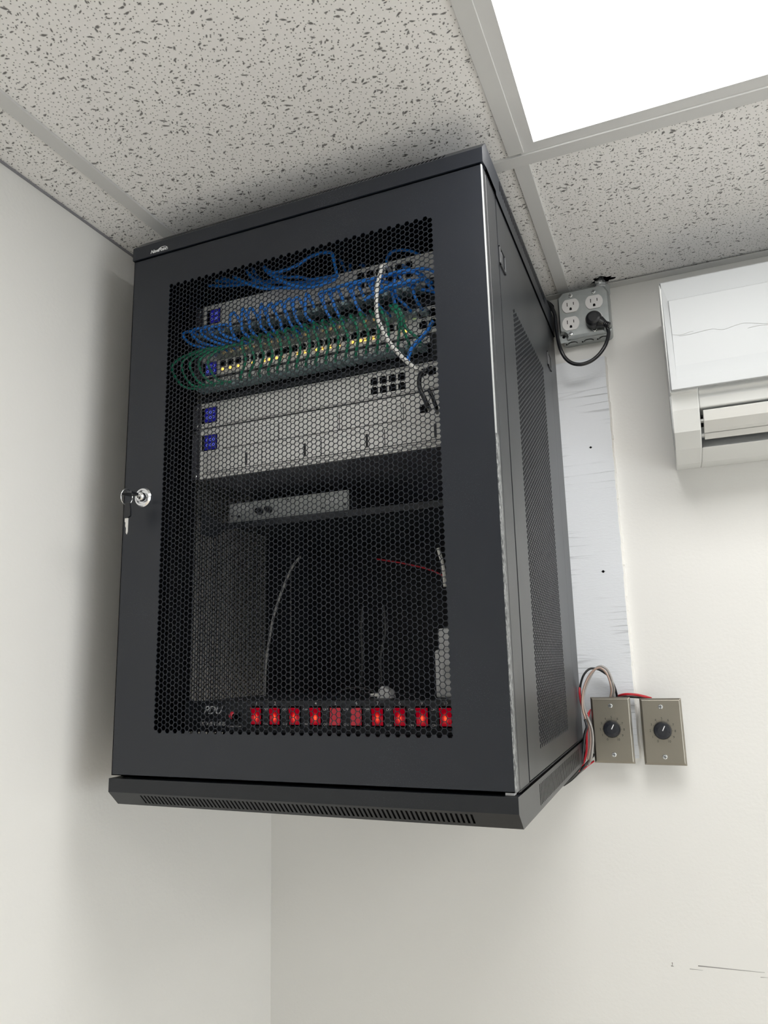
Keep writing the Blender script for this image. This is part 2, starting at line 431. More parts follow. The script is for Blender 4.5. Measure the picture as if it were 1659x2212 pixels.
for k, y in enumerate(bars_y):
    mb = MB(); sc = .0062 if k == 0 else 0
    mb.add([(0.001, y - WBH, -.0006), (RX, y - WBH + sc * RX, -.0006), (RX, y + WBH + sc * RX, -.0006), (0.001, y + WBH, -.0006),
            (0.001, y - WBH, ZT), (RX, y - WBH + sc * RX, ZT), (RX, y + WBH + sc * RX, ZT), (0.001, y + WBH, ZT)],
           [(0, 1, 2, 3), (4, 5, 6, 7), (0, 1, 5, 4), (1, 2, 6, 5), (2, 3, 7, 6), (3, 0, 4, 7)])
    trim(mb)
# wall angle along the back wall, thin dark strip along the left wall
trim(MB().box(0.001, RX, -.0225, -.0002, -.0004, .0008))
STRIP = mat('dark_strip_trim', (.25, .25, .27), .7)
struct(MB().box(0.0005, .0045, RY, -.0225, .0005, .0035).build('trim_%d' % (tn + 1), STRIP)); tn += 1

def led_panel(ci, ri, label):
    x0, x1 = bars_x[ci] + WBH * .6, bars_x[ci + 1] - WBH * .6; y1, y0 = rows[ri + 1]; y1 -= WBH * .6; y0 += WBH * .6
    if ri == 0: y1 += .003
    t = thing('ceiling_light', label, 'ceiling light', ((x0 + x1) / 2, (y0 + y1) / 2, 0), 'flat LED panels in the ceiling grid')
    fw = .0225; z0, z1 = .0022, .012
    b = MB()
    for a in ((x0, x0 + fw, y0, y1), (x1 - fw, x1, y0, y1), (x0 + fw, x1 - fw, y0, y0 + fw), (x0 + fw, x1 - fw, y1 - fw, y1)):
        b.box(a[0], a[1], a[2], a[3], z0, z1)
    b.build('frame', FRAME, t)
    MB().box(x0 + fw, x1 - fw, y0 + fw, y1 - fw, z0 + .0015, z1).build('diffuser', DIFF, t)
    return t
led_panel(1, 0, 'bright white flat LED panel in the ceiling, nearest to the black cabinet')
led_panel(4, 0, 'unseen LED ceiling panel added as fill light, beyond the air conditioner, out of frame to the right')  # unseen panel, put in for more room light
led_panel(3, 2, 'unseen LED ceiling panel added as fill light, behind the camera')  # unseen panel, put in to brighten the left wall and cabinet front

# marks on the back wall
sm = MB()
def streak(a, b, wdt):
    a = at(*a, 1, 0); b = at(*b, 1, 0); n = (b - a).normalized().cross(Vector((0, 1, 0))) * wdt
    sm.add([a - n * .4 + Vector((0, -.0004, 0)), b - n * .1 + Vector((0, -.0004, 0)), b + n * .1 + Vector((0, -.0004, 0)), a + n * .6 + Vector((0, -.0004, 0)),
            a - n * .4, b - n * .1, b + n * .1, a + n * .6], [(0, 1, 2, 3), (4, 5, 6, 7), (0, 1, 5, 4), (1, 2, 6, 5), (2, 3, 7, 6), (3, 0, 4, 7)])
streak((1508, 2086.5), (1652, 2101), .0016); streak((1490, 2093), (1519, 2096), .0008)
streak((1452, 2079), (1453, 2087), .0014); streak((1450, 2086.5), (1456, 2087.5), .0018); streak((1643, 2111), (1659, 2112), .0007)
o = sm.build('scuff_mark', SCUFF, wb_)

# ------------------------------------------------------------------ cabinet
X0, X1 = .1031, .6899; YF, YR = -.5987, -.0135
ZC, ZT0, ZB0, ZBS, ZBV, ZBB = -.069, -.0916, -.8972, -.9012, -.9197, -.9396
XM = (X0 + X1) / 2
cab = thing('network_cabinet', 'black wall-mounted network cabinet with a perforated hexagon-mesh door', 'network cabinet', (XM, YR, ZBB))

def slotted(mb, A, B, C, D, n, u0, u1, v0, v1, fill=.42, mi=0):
    """quad A(0,0) B(1,0) C(1,1) D(0,1) with n slots cut between u0..u1, v0..v1"""
    A, B, C, D = map(Vector, (A, B, C, D))
    P = lambda u, v: (A * (1 - u) + B * u) * (1 - v) + (D * (1 - u) + C * u) * v
    def q(a, b, c, d): mb.add([P(a, c), P(b, c), P(b, d), P(a, d)], [(0, 1, 2, 3)], mi)
    q(0, u0, 0, 1); q(u1, 1, 0, 1); q(u0, u1, 0, v0); q(u0, u1, v1, 1)
    p = (u1 - u0) / n
    for i in range(n):
        q(u0 + p * (i + fill), u0 + p * (i + 1), v0, v1)

def cap_mb(zb, zv, zs, vents=True, side_slots=False):
    """tray: zb edge next to the door, zv end of the vertical face, zs flat end"""
    s = .0204; yf = YF - .0022; x0, x1 = X0 - .0022, X1 + .0022
    mb = MB()
    # front vertical face
    mb.add([(x0, yf, zb), (x1, yf, zb), (x1, yf, zv), (x0, yf, zv)], [(0, 1, 2, 3)])
    A, B, C, D = (x0, yf, zv), (x1, yf, zv), (x1, yf + s, zs), (x0, yf + s, zs)
    wd = x1 - x0
    slotted(mb, A, B, C, D, 78, (.1545 - x0) / wd, (.6400 - x0) / wd, .16, .80, .45)
    for x in (x0, x1):
        if side_slots:
            # polygon side: front wedge plus slotted rectangle
            mb.add([(x, yf, zb), (x, yf, zv), (x, yf + s, zs), (x, yf + s, zb)], [(0, 1, 2, 3)], 2)
            y0 = yf + s; L = YR - y0
            slotted(mb, (x, y0, zs), (x, YR, zs), (x, YR, zb), (x, y0, zb), 38, (-.4745 - y0) / L, (-.0960 - y0) / L, .16, .84, .42, 2)
        else:
            mb.add([(x, yf, zb), (x, yf, zv), (x, yf + s, zs), (x, yf + s, zb + .0045)], [(0, 1, 2, 3)])
            mb.add([(x, yf + s, zb + .0045), (x, yf + s, zs), (x, yf + .075, zs), (x, yf + .075, zb + .0045)], [(0, 1, 2, 3)])
            y0 = yf + .075; L = YR - y0
            slotted(mb, (x, y0, zs), (x, YR, zs), (x, YR, zb - .0012), (x, y0, zb - .0012), 38, .05, .80, .10, .48, .42)
    mb.add([(x0, yf + s, zs), (x1, yf + s, zs), (x1, YR, zs), (x0, YR, zs)], [(0, 1, 2, 3)])
    mb.add([(x0, YR, zb), (x1, YR, zb), (x1, YR, zs), (x0, YR, zs)], [(0, 1, 2, 3)])
    for xx in (x0 + .005, x1 - .005): mb.add([(xx, yf + .006, zb), (xx, YR, zb), (xx, YR, zs), (xx, yf + .020, zs)], [(0, 1, 2, 3)], 1)  # near-black sheets added behind the slots, painting in the inner shade
    mb.add([(x0, yf + .006, zv), (x1, yf + .006, zv), (x1, yf + s + .004, zs), (x0, yf + s + .004, zs)], [(0, 1, 2, 3)], 1)
    # inner floor near the door edge, set back
    dz = .002 if zs < zb else -.002
    mb.add([(x0, yf, zb), (x1, yf, zb), (x1, yf + .018, zb), (x0, yf + .018, zb)], [(0, 1, 2, 3)])
    mb.add([(x0 + .004, yf + .003, (zb + zs) / 2), (x1 - .004, yf + .003, (zb + zs) / 2), (x1 - .004, YR, (zb + zs) / 2), (x0 + .004, YR, (zb + zs) / 2)], [(0, 1, 2, 3)], 1)
    return mb
cap_mb(-.0905, -.0685, -.0480).build('top_cover', [BLK, DARK], cab)
cap_mb(ZBS, ZBV, ZBB, side_slots=True).build('base_tray', [BLKB, DARK, BLKS], cab)  # tray sides take a paler coat than the front, a painted lit tone
# logo on the top cover
p0 = at(325, 549.5, 1, YF - .0022); p1 = at(360, 541.5, 1, YF - .0022)
lb = MB().text('NavePoint', .0082, (p0.x, YF - .0024, p0.z + .0008), shear=.35, ext=.0002, space=.92, bold=.00006)
aa = []
for i in range(15):
    t = PI * (1.02 - 1.14 * i / 14); aa.append((p1.x - .0075 + .0095 * math.cos(t), YF - .0026, p1.z + .0040 + .0052 * math.sin(t)))
lb.tube(aa, .00038, 6, sub=2)
part_label(lb.build('logo', PRINTW, cab), 'white printed logo with a swoosh')

# back, posts, rails
MB().box(X0 + .001, X1 - .001, YR - .0015, YR, ZB0, ZT0 + .02).build('back_panel', BLKI, cab)
MB().box(X0, X1, YF + .012, YR, ZT0 - .0015, ZT0).build('top_plate', BLKI, cab)
MB().box(X0, X1, YF + .012, YR, ZB0 - .002, ZB0 - .0005).build('bottom_plate', BLKI, cab)
for xs in (0, 1):
    a, b = (X0 + .0004, X0 + .0014) if not xs else (X1 - .0014, X1 - .0004)
    post = MB().box(a, b, -.5770, -.5235, ZBS + .001, -.0930)                       # front post skin
    post.box(*((X0 + .0014, X0 + .030) if not xs else (X1 - .030, X1 - .0014)), -.5235, -.5222, ZB0, ZT0 - .002, 1)
    post.build('corner_post', [BLKS, RAILM], cab, bevel=.0006)
    MB().box(a, b, -.0870, YR, ZBS + .001, -.0930).build('corner_post', BLKS, cab, bevel=.0006)
    rx = X0 + .040 if not xs else X1 - .060
    r = MB()
    # mounting rail with square holes
    zz = ZT0 - .004; n = 50
    rz0, rz1 = ZB0 + .002, ZT0 - .004; pitch = (rz1 - rz0) / n
    ra, rb = (rx, rx + .020); hc = (ra + rb) / 2
    for i in range(n):
        z = rz0 + pitch * i
        r.box(ra, rb, -.5040, -.5025, z, z + pitch * .40)
        r.box(ra, hc - .0046, -.5040, -.5025, z + pitch * .40, z + pitch)
        r.box(hc + .0046, rb, -.5040, -.5025, z + pitch * .40, z + pitch)
    e = (ra, ra + .0015) if not xs else (rb - .0015, rb)
    r.box(*e, -.5025, -.480, rz0, rz1)
    r.build('mounting_rail', RAILM, cab)

# --- perforated sheets
PV = .00772; PC = PV * math.sqrt(3) / 2
def hex_cells(c0, c1, ncol, nrow, z_even, z_odd):
    """centres: column k at c0 + k*c1, rows upward"""
    return [(c0 + c1 * k, (z_even if k % 2 == 0 else z_odd) + PV * j) for k in range(ncol) for j in range(nrow)]
def perforated(mb, cells, ratio, rect, mapf, th, mi=0):
    R = PV / math.sqrt(3); ri = R * ratio
    key = lambda x, z: (round(x * 20000), round(z * 20000))
    ov = {}; V = []; Fc = []; edges = {}
    def outer(x, z):
        k = key(x, z)
        for dk in ((0, 0), (1, 0), (-1, 0), (0, 1), (0, -1), (1, 1), (-1, -1), (1, -1), (-1, 1)):
            kk = (k[0] + dk[0], k[1] + dk[1])
            if kk in ov: return ov[kk]
        ov[k] = len(V); V.append((x, 0, z)); return ov[k]
    for (cx, cz) in cells:
        o = []; inn = []
        for i in range(6):
            a = PI / 3 * i
            o.append(outer(cx + R * math.cos(a), cz + R * math.sin(a)))
        b = len(V)
        for dep in (0, 1):
            for i in range(6):
                a = PI / 3 * i; V.append((cx + ri * math.cos(a), dep, cz + ri * math.sin(a)))
        for i in range(6):
            j = (i + 1) % 6
            Fc.append((o[i], o[j], b + j, b + i)); Fc.append((b + i, b + j, b + 6 + j, b + 6 + i))
            e = (o[i], o[j]); er = (o[j], o[i])
            if er in edges: del edges[er]
            else: edges[e] = 1
    # boundary loop
    nxt = {a: b for a, b in edges}
    st = next(iter(nxt)); loop = [st]; c = nxt[st]
    while c != st: loop.append(c); c = nxt[c]
    (x0, x1, z0, z1) = rect
    inner = [Vector((V[i][0], V[i][2], 0)) for i in loop]
    out = [Vector((x0, z0, 0)), Vector((x1, z0, 0)), Vector((x1, z1, 0)), Vector((x0, z1, 0))]
    tri = tessellate_polygon([out, inner]); b = len(V)
    allp = out + inner
    for p in allp: V.append((p.x, 0, p.y))
    for t in tri: Fc.append(tuple(b + i for i in t))
    # back sheet ring of walls is enough; add outer rim
    bb = len(V)
    for p in out: V.append((p.x, 1, p.y))
    for i in range(4): Fc.append((b + i, b + (i + 1) % 4, bb + (i + 1) % 4, bb + i))
    # back side
    nb = len(V); bk = {}
    F2 = []
    for f in list(Fc):
        if all(V[i][1] == 0 for i in f):
            g = []
            for i in f:
                if i not in bk: bk[i] = len(V); V.append((V[i][0], 1, V[i][2]))
                g.append(bk[i])
            F2.append(tuple(reversed(g)))
    mb.add([mapf(x, d * th, z) for x, d, z in V], Fc + F2, mi)
door = thing('x', '', '', (X0, YF, ZT0)); bpy.data.objects.remove(door)      # (placeholder origin only)
dm = MB()
TH = .0012
cells = hex_cells(.6136, -PC, 66, 89, -.8348, -.8309)
perforated(dm, cells, .89, (X0, X1 - .0018, ZB0, ZT0), lambda x, d, z: (x, YF + d, z), TH)
dm.box(X0, X0 + TH, YF, YF + .018, ZB0, ZT0); dm.box(X0, X1 - .002, YF, YF + .018, ZT0 - TH, ZT0); dm.box(X0, X1 - .002, YF, YF + .018, ZB0, ZB0 + TH)
DOOR = dm.build('door', [BLK], cab, org=(X0, YF, ZT0))
# right hand folded edge, paint worn below, highlight painted in above
ZW = -.47
em = MB(); em.prism([(X1 - .0018, YF), (X1 - .0007, YF + .0003), (X1, YF + .0020), (X1, YF + .0125), (X1 - TH, YF + .0125), (X1 - .0018, YF + TH)], 2, ZB0, ZW)
part_label(em.build('worn_highlight_edge', WORN, DOOR, bevel=.0003), 'speckled grey worn paint along the lower folded edge')
em = MB(); em.prism([(X1 - .0018, YF), (X1 - .0007, YF + .0003), (X1, YF + .0020), (X1, YF + .0042), (X1 - TH, YF + .0042), (X1 - .0018, YF + TH)], 2, ZW, ZT0)  # pale strip paints the reflected highlight onto the upper edge
part_label(em.build('worn_highlight_edge', mat('edge_highlight', (.34, .35, .35), .35, spec=.6), DOOR, bevel=.0003), 'pale strip standing in for the highlight on the upper folded edge')
em = MB().box(X1 - TH, X1 - .0001, YF + .0042, YF + .0185, ZW, ZT0).box(X1 - TH, X1 - .0001, YF + .0125, YF + .0185, ZB0, ZW)
em.build('folded_edge', BLKS, DOOR, bevel=.0003)
part_label(MB().box(.676, .6865, YF + .004, YF + .016, ZB0 - .0035, ZB0 - .0005).build('hinge_washer', ADPT, DOOR), 'small white hinge washer')
# side panels
def side(x, inward):
    mb = MB()
    y0, y1, z0, z1 = -.5205, -.0900, ZB0 + .0010, -.0935
    cc = [(yy, zz) for (yy, zz) in hex_cells(-.4385, PC, 38, 83, -.8645, -.8645 + PV / 2)]
    perforated(mb, cc, .80, (y0, y1, z0, z1), (lambda a, d, z: (x - d, a, z)) if inward < 0 else (lambda a, d, z: (x + d, a, z)), .0012)
    o = mb.build('side_panel', [BLKS], cab, org=(x, y0, z1))
    for ya, yb in ((-.5226 + .002, -.4862), (-.1289, -.0925)):
        za, zb = -.1975, -.1680; s = 1 if inward < 0 else -1
        L = MB()
        L.box(x, x + s * .0022, ya, ya + .0035, za, zb); L.box(x, x + s * .0022, yb - .0035, yb, za, zb)
        L.box(x, x + s * .0022, ya, yb, zb - .003, zb); L.box(x, x + s * .0022, ya, yb, za, za + .003)
        L.box(x - s * .0002, x + s * .0006, ya, yb, za, zb, 1)
        L.box(x, x + s * .0016, ya + .010, yb - .012, za + .005, zb - .005, 0)
        L.build('latch', [BLKS, DARK], o, bevel=.0004)
    return o
side(X1, -1); side(X0, 1)

# lock on the door (cam lock)
lp = at(311, 1075, 1, YF)
lkk = MB(); lkk.lathe((lp.x, YF, lp.z), (0, -1, 0), [(0, .0150), (.0022, .0150), (.0048, .0132), (.0048, .0112), (.0012, .0100)], 36, 0)
lkk.lathe((lp.x, YF - .0018, lp.z), (0, -1, 0), [(0, .0074), (.0085, .0070), (.0100, .0056)], 28, 0)
lkk.box(lp.x - .0006, lp.x + .0006, YF - .0140, YF - .0130, lp.z - .003, lp.z + .003, 1)
part_label(lkk.build('lock', [CHROME, DARK], DOOR, smooth=False), 'chrome cam lock')
# keys
kt = thing('key_ring', 'two black-headed keys on a wire ring, one in the cabinet door lock', 'keys', (lp.x, YF - .014, lp.z))
k1 = MB()
kx, ky, kz = lp.x, YF - .0135, lp.z
k1.box(kx - .0042, kx + .0042, ky - .006, ky + .001, kz - .0009, kz + .0009, 1)                    # blade entering the lock
k1.prism([(kx - .0060, ky - .006), (kx - .0095, ky - .0085), (kx - .0095, ky - .025), (kx - .004, ky - .029), (kx + .005, ky - .029), (kx + .0095, ky - .024), (kx + .0090, ky - .0085), (kx + .006, ky - .006)], 2, kz - .0018, kz + .0018, 0)
k1.build('key', [BLACKC, BRIGHT], kt, bevel=.0006)
rc = Vector((kx - .0035, ky - .0190, kz - .0050)); ring = MB()
ring.tube([rc + Vector((.0012 * math.sin(t), 0.0118 * math.cos(t), .0118 * math.sin(t))) for t in [2 * PI * i / 24 for i in range(25)]], .00075, 6, sub=1)
ring.build('ring', CHROME, kt, smooth=True)
hp = rc + Vector((0, .003, -.0125)); k2 = MB()
k2.prism([(hp.x - .004, hp.z + .004), (hp.x + .004, hp.z + .004), (hp.x + .0055, hp.z - .006), (hp.x + .0062, hp.z - .016), (hp.x + .002, hp.z - .019), (hp.x - .004, hp.z - .019), (hp.x - .0060, hp.z - .015), (hp.x - .0052, hp.z - .006)], 1, hp.y - .0017, hp.y + .0017, 0)
k2.prism([(hp.x - .0040, hp.z - .019), (hp.x + .0018, hp.z - .019), (hp.x + .0018, hp.z - .040), (hp.x + .0002, hp.z - .0435), (hp.x - .0012, hp.z - .041), (hp.x - .0012, hp.z - .034), (hp.x - .0028, hp.z - .031), (hp.x - .0025, hp.z - .026), (hp.x - .0040, hp.z - .024)], 1, hp.y - .0008, hp.y + .0008, 1)
k2.build('key', [BLACKC, BRIGHT], kt, bevel=.0003)

# ------------------------------------------------------------------ rack equipment
YE = -.505
EX0, EX1 = .1740, .6105                # between the ears
def rack_unit(name, label, cat, z1, z0, depth, mt, ears=True, xe=.0012):
    t = thing(name, label, cat, ((EX0 + EX1) / 2, YE, z0))
    b = MB().box(EX0, EX1, YE - .0005, YE + .003, z0, z1); b.box(EX0 + .002, EX1 - .002, YE + .003, YE + depth, z0 + .001, z1 - .001, 1)
    b.build('chassis', [mt, EAR], t, bevel=.0004)
    if ears:
        for s in (0, 1):
            e = MB()
            xa, xb = (EX0 - .0185, EX0 - .0004) if s == 0 else (EX1 + .0004, EX1 + .0185)
            e.box(xa, xb, YE + .0, YE + .0016, z0 + .0005, z1 - .0005)
            e.build('rack_ear', EAR, t, bevel=.0005)
            zs = [z0 + .006, z1 - .006]
            for z in zs: screw(t, ((xa + xb) / 2 - .001, YE, z), (0, -1, 0), .0036)
        part_label(MB().box(EX0 - .0002, EX0 + .0011, YE - .004, YE - .0006, z0, z1).build('edge_strip', BRIGHT, t), 'bright metal edge strip')
    return t
def screen(t, x0, x1, z0, z1, y=None):
    y = YE - .0005 if y is None else y
    o = MB().box(x0 - .006, x1 + .001, y - .0010, y, z0 - .001, z1 + .001, 1).box(x0, x1, y - .0016, y - .0010, z0, z1).build('touch_screen', [SCR, DARK], t)
    g = MB(); cx = (x0 + x1) / 2; cz = (z0 + z1) / 2
    for i in range(3):
        for j in range(2):
            p = Vector((cx - .006 + i * .006, y - .0018, cz - .0045 + j * .009))
            g.tube([p + Vector((.0021 * math.cos(a), 0, .0021 * math.sin(a))) for a in [2 * PI * q / 10 for q in range(11)]], .0003, 4, sub=1)
    g.build('screen_glyphs', SCRD, o)

def ports(t, xs, zs, wd=.0118, ht=.0095, name='port'):
    for x in xs:
        for z in zs:
            MB().box(x - wd / 2, x + wd / 2, YE - .0012, YE - .0004, z - ht / 2, z + ht / 2).box(x - wd * .28, x + wd * .28, YE - .0013, YE - .0004, z + ht / 2, z + ht / 2 + .0016).build(name, DARK, t)

s1 = rack_unit('network_switch', 'silver rack switch with a small blue screen, topmost in the cabinet', 'network switch', -.1425, -.1845, .30, SILV)
screen(s1, .1868, .2062, -.1765, -.1530)
ports(s1, [.468 + .0160 * i for i in range(6)], [-.1560, -.1715])
PPX = [.1880 + .0166 * i for i in range(24)]
pp1 = rack_unit('patch_panel', 'black patch panel full of blue patch cables below the topmost switch', 'patch panel', -.1870, -.2280, .03, PDUM, ears=True)
for i, x in enumerate(PPX):
    MB().box(x - .0068, x + .0068, YE - .0011, YE - .0004, -.1955, -.1895).build('number_label', LABW, pp1)
    MB().box(x - .0070, x + .0070, YE - .0050, YE - .0004, -.2160, -.2000).build('jack', DARK, pp1)
s2 = rack_unit('network_switch', 'silver switch with amber port lights, between the blue and the green patch cables', 'network switch', -.2300, -.2722, .30, SILV)
screen(s2, .1800, .2019, -.2690, -.2480)
s2.name = 'network_switch'
LX = [.2138, .2288, .2447, .2569, .2723, .2945, .3037, .3173, .3263, .3416, .3558, .3690, .3884, .4005, .4136, .4294, .4528, .4660, .4734, .4872, .5295, .539]
for x in LX:
    MB().lathe((x, YE - .0004, -.2628), (0, -1, 0), [(0, .0017), (.0012, .0016), (.0018, .0010)], 12).build('amber_light', AMBER, s2)
MB().lathe((.5388, YE - .0004, -.2437), (0, -1, 0), [(0, .0017), (.0012, .0016), (.0018, .0010)], 12).build('amber_light', AMBER, s2)
part_label(MB().lathe((.5540, YE - .0004, -.2434), (0, -1, 0), [(0, .0013), (.0010, .0012), (.0014, .0008)], 12).build('green_light', GLED, s2), 'small green port light')
ports(s2, [.2140 + .0151 * i for i in range(22)], [-.2400, -.2535], .0110, .0090)
ports(s2, [.568, .583], [-.2420, -.2590], .0125, .0105, 'module_port')
pp2 = rack_unit('patch_panel', 'black patch panel with a white numbered strip where the green cables end', 'patch panel', -.2745, -.3160, .03, PDUM, ears=False)
for i, x in enumerate(PPX):
    b = MB().box(x - .0074, x + .0074, YE - .0011, YE - .0004, -.2880, -.2775); b.build('number_label', LABW, pp2)
    MB().box(x - .0070, x + .0070, YE - .0050, YE - .0004, -.3080, -.2920).build('jack', DARK, pp2)
tl = MB()
for i, x in enumerate(PPX): tl.text(str(i + 1), .0066, (x, YE - .0013, -.2850), ext=.0001, align='CENTER')
tl.build('numbers', PRINTG, pp2)
rt = rack_unit('network_router', 'silver router with a small blue screen and eight open ports, above the recorder', 'router', -.3178, -.3605, .28, SILV)
screen(rt, .1811, .2038, -.3521, -.3277)
part_label(MB().box(.3600, .3607, YE - .0010, YE - .0004, -.3560, -.3215).box(.4637, .4644, YE - .0010, YE - .0004, -.3560, -.3215).build('seam', SILV2, rt), 'dark vertical seams')
ports(rt, [.4868 + .0148 * i for i in range(4)], [-.3333, -.3483], .0116, .0098)
ports(rt, [.5640, .5790], [-.3333], .0116, .0098)
tr_ = MB()
for i in range(4): tr_.text(str(2 * i + 1), .0042, (.4868 + .0148 * i, YE - .0008, -.3255), ext=.0001, align='CENTER')
tr_.build('numbers', PRINTG, rt)
MB().box(EX0 + .045, EX1 - .01, YE - .0008, YE - .0003, -.3592, -.3585).box(EX0 + .025, EX1 - .01, YE - .0008, YE - .0003, -.3205, -.3198).build('seam', SILV2, rt)
nv = rack_unit('video_recorder', 'silver two-unit recorder with seven drive bays, below the router', 'recorder', -.3630, -.4475, .33, SILV)
screen(nv, .1824, .2050, -.3995, -.3749)
def tray(x0, x1, z0, z1):
    y = YE - .0005
    MB().box(x0, x1, y - .0006, y, z0, z1, 1).box(x0 + .0008, x1 - .0008, y - .0014, y - .0006, z0 + .0007, z1 - .0007, 0).build('drive_tray', [SILV, SILV2], nv)
UX = [.2172, .3225, .4281, .5327]; LXX = [.1850, .2913, .3972, .5019, .6090]
for i in range(3): tray(UX[i], UX[i + 1], -.4012, -.3742)
for i in range(4):
    tray(LXX[i], LXX[i + 1], -.4375, -.4105)
    part_label(MB().box(LXX[i + 1] - .0300, LXX[i + 1] - .0265, YE - .0030, YE - .0017, -.4345, -.4140).build('tray_latch', SILV2, nv), 'dark slim tray latch')
MB().box(EX0 + .002, EX1 - .002, YE - .0008, YE - .0003, -.4405, -.4398).box(EX0 + .04, EX1 - .002, YE - .0009, YE - .0003, -.4448, -.4442).build('seam', SILV2, nv)
ports(nv, [.5640], [-.3896], .0116, .0098)

# shelf with the grey mixer amplifier
YS = -.415
a0 = at(495, 1085, 1, YS); a1 = at(753, 1062, 1, YS); a2 = at(753, 1107, 1, YS); a3 = at(495, 1135, 1, YS)
ax0, ax1 = (a0.x + a3.x) / 2, (a1.x + a2.x) / 2; az1, az0 = (a0.z + a1.z) / 2, (a2.z + a3.z) / 2
sh = thing('rack_shelf', 'black cantilever shelf carrying the grey amplifier', 'shelf', (XM, -.3, az0 - .014))
MB().box(EX0 + .0, EX1 - .0, -.440, -.10, az0 - .0035, az0 - .0015).box(EX0, EX1, -.441, -.4395, az0 - .0125, az0 - .0015).build('shelf_plate', PDUM, sh, bevel=.0005)
for s in (0, 1):
    xa = EX0 if s == 0 else EX1 - .0015
    MB().prism([(-.44, az0 - .0125), (-.44, az0 - .0015), (-.50, az0 + .012), (-.50, az0 - .030), (-.47, az0 - .030)], 0, xa, xa + .0015).build('bracket', PDUM, sh)
am = thing('amplifier', 'small grey half-width amplifier with two dark knobs, on the shelf', 'amplifier', ((ax0 + ax1) / 2, YS, az0 - .0015))
MB().box(ax0, ax1, YS, YS + .003, az0 - .0010, az1).box(ax0 + .001, ax1 - .001, YS + .003, YS + .16, az0 - .001, az1 - .001, 1).build('housing', [AMPG, PDUM], am, bevel=.0006)
def on_amp(u, v): p = at(u, v, 1, YS - .0005); return p
for (u, v) in ((562, 1105), (582, 1101)):
    p = on_amp(u, v); MB().lathe((p.x, YS, p.z), (0, -1, 0), [(0, .0062), (.006, .0056), (.011, .0046), (.0115, .002)], 24).build('knob', KNOB, am, smooth=False)
for (u, v, r) in ((501, 1115, .0018), (516, 1115.5, .0024), (697, 1097, .0017), (745, 1089.5, .0019), (622, 1079, .0016), (628, 1104, .0012)):
    p = on_amp(u, v); MB().lathe((p.x, YS, p.z), (0, -1, 0), [(0, r), (.0006, r), (.0007, r * .5)], 14).build('screw', PDUM, am)
p = on_amp(515, 1097); MB().text('ATLAS', .0082, (p.x, YS - .0002, p.z), bold=.0001).build('maker_name', PRINTW, am)
tx = MB(); p = on_amp(516, 1104); tx.text('SOUND', .0082, (p.x, YS - .0002, p.z), bold=.0001)
tx.build('maker_name', PRINTW, am); tx = MB()
for cx_, cz_, r_ in ((501, 1096, .0045), (509, 1101, .0048)):
    p = on_amp(cx_, cz_)
    tx.tube([(p.x + r_ * .8 * math.cos(t), YS - .0005, p.z + r_ * math.sin(t)) for t in [-.9 + 4.6 * i / 12 for i in range(13)]], .0006, 5, sub=1)
tx.build('logo', PRINTW, am); tx = MB(); p = on_amp(703, 1082); tx.text('eVeV', .0105, (p.x, YS - .0002, p.z - .002), bold=.0002, shear=.2)
tx.box(p.x, p.x + .040, YS - .0005, YS, p.z - .0045, p.z - .0037)
tx.build('model_name', PRINTW, am); tx = MB()
for (u, v) in ((562, 1118), (582, 1115), (650, 1096), (650, 1108), (668, 1094), (697, 1108), (717, 1106), (632, 1110)):
    p = on_amp(u, v); tx.box(p.x - .002, p.x + .002, YS - .0004, YS, p.z - .0006, p.z + .0006)
tx.build('control_marks', PRINTW, am)

# power distribution unit
PZ1, PZ0 = -.7995, -.8455
pd = thing('power_strip', 'black rack power unit with ten red rocker switches along the cabinet bottom', 'power distribution unit', ((EX0 + EX1) / 2, YE, PZ0))
MB().box(EX0 - .017, EX1 + .017, YE - .001, YE + .002, PZ0, PZ1).box(EX0 + .002, EX1 - .002, YE + .002, YE + .20, PZ0 + .001, PZ1 - .001).build('housing', PDUM, pd, bevel=.0006)
SX = [.2860, .3176, .3508, .3848, .4164, .4488, .4812, .5141, .5463, .5796]
for i, x in enumerate(SX):
    zc = -.8215; y = YE - .001
    MB().box(x - .0098, x + .0098, y - .0010, y, zc - .0140, zc + .0142).build('switch_bezel', DARK, pd, bevel=.0004)
    up = i in (4, 5)
    sw = MB(); lo, hi = (.0012, .0042) if not up else (.0042, .0012)
    xa, xb = x - .0082, x + .0082
    za, zm, zb = zc - .0118, zc, zc + .0118
    sw.prism([(y - .0008, za), (y - .0008 - lo, za), (y - .0020, zm), (y - .0008 - hi, zb), (y - .0008, zb)], 0, xa, xb)
    so = sw.build('rocker_switch', RED_OFF if up else RED_ON, pd, bevel=.0005)
    so['label'] = 'dim unlit red rocker switch' if up else 'glowing red rocker switch'
tx = MB(); y = YE - .0012
p = at(439, 1542, 1, y); tx.text('PDU', .0170, (p.x, y, p.z), shear=.35, ext=.0002, space=.95)
tx.build('lettering', PRINTW, pd); tx = MB(); p = at(432, 1567, 1, y); tx.text('POWER HUB', .0080, (p.x, y, p.z), shear=.25, ext=.0002, space=.98)
tx.build('lettering', PRINTW, pd); tx = MB(); p = at(491, 1570.5, 1, y); tx.text('Current Power', .0040, (p.x, y, p.z), ext=.0001)
tx.build('lettering', PRINTW, pd); tx = MB()
for i, x in enumerate(SX):
    tx.text(str(i + 1), .0062, (x, y, -.8055), ext=.0001, align='CENTER')
    if i < 9:
        xm = (x + SX[i + 1]) / 2
        tx.text('OFF', .0046, (xm, y, -.8135), ext=.0001, align='CENTER'); tx.text('ON', .0046, (xm, y, -.8340), ext=.0001, align='CENTER')
tx.build('switch_markings', PRINTW, pd)
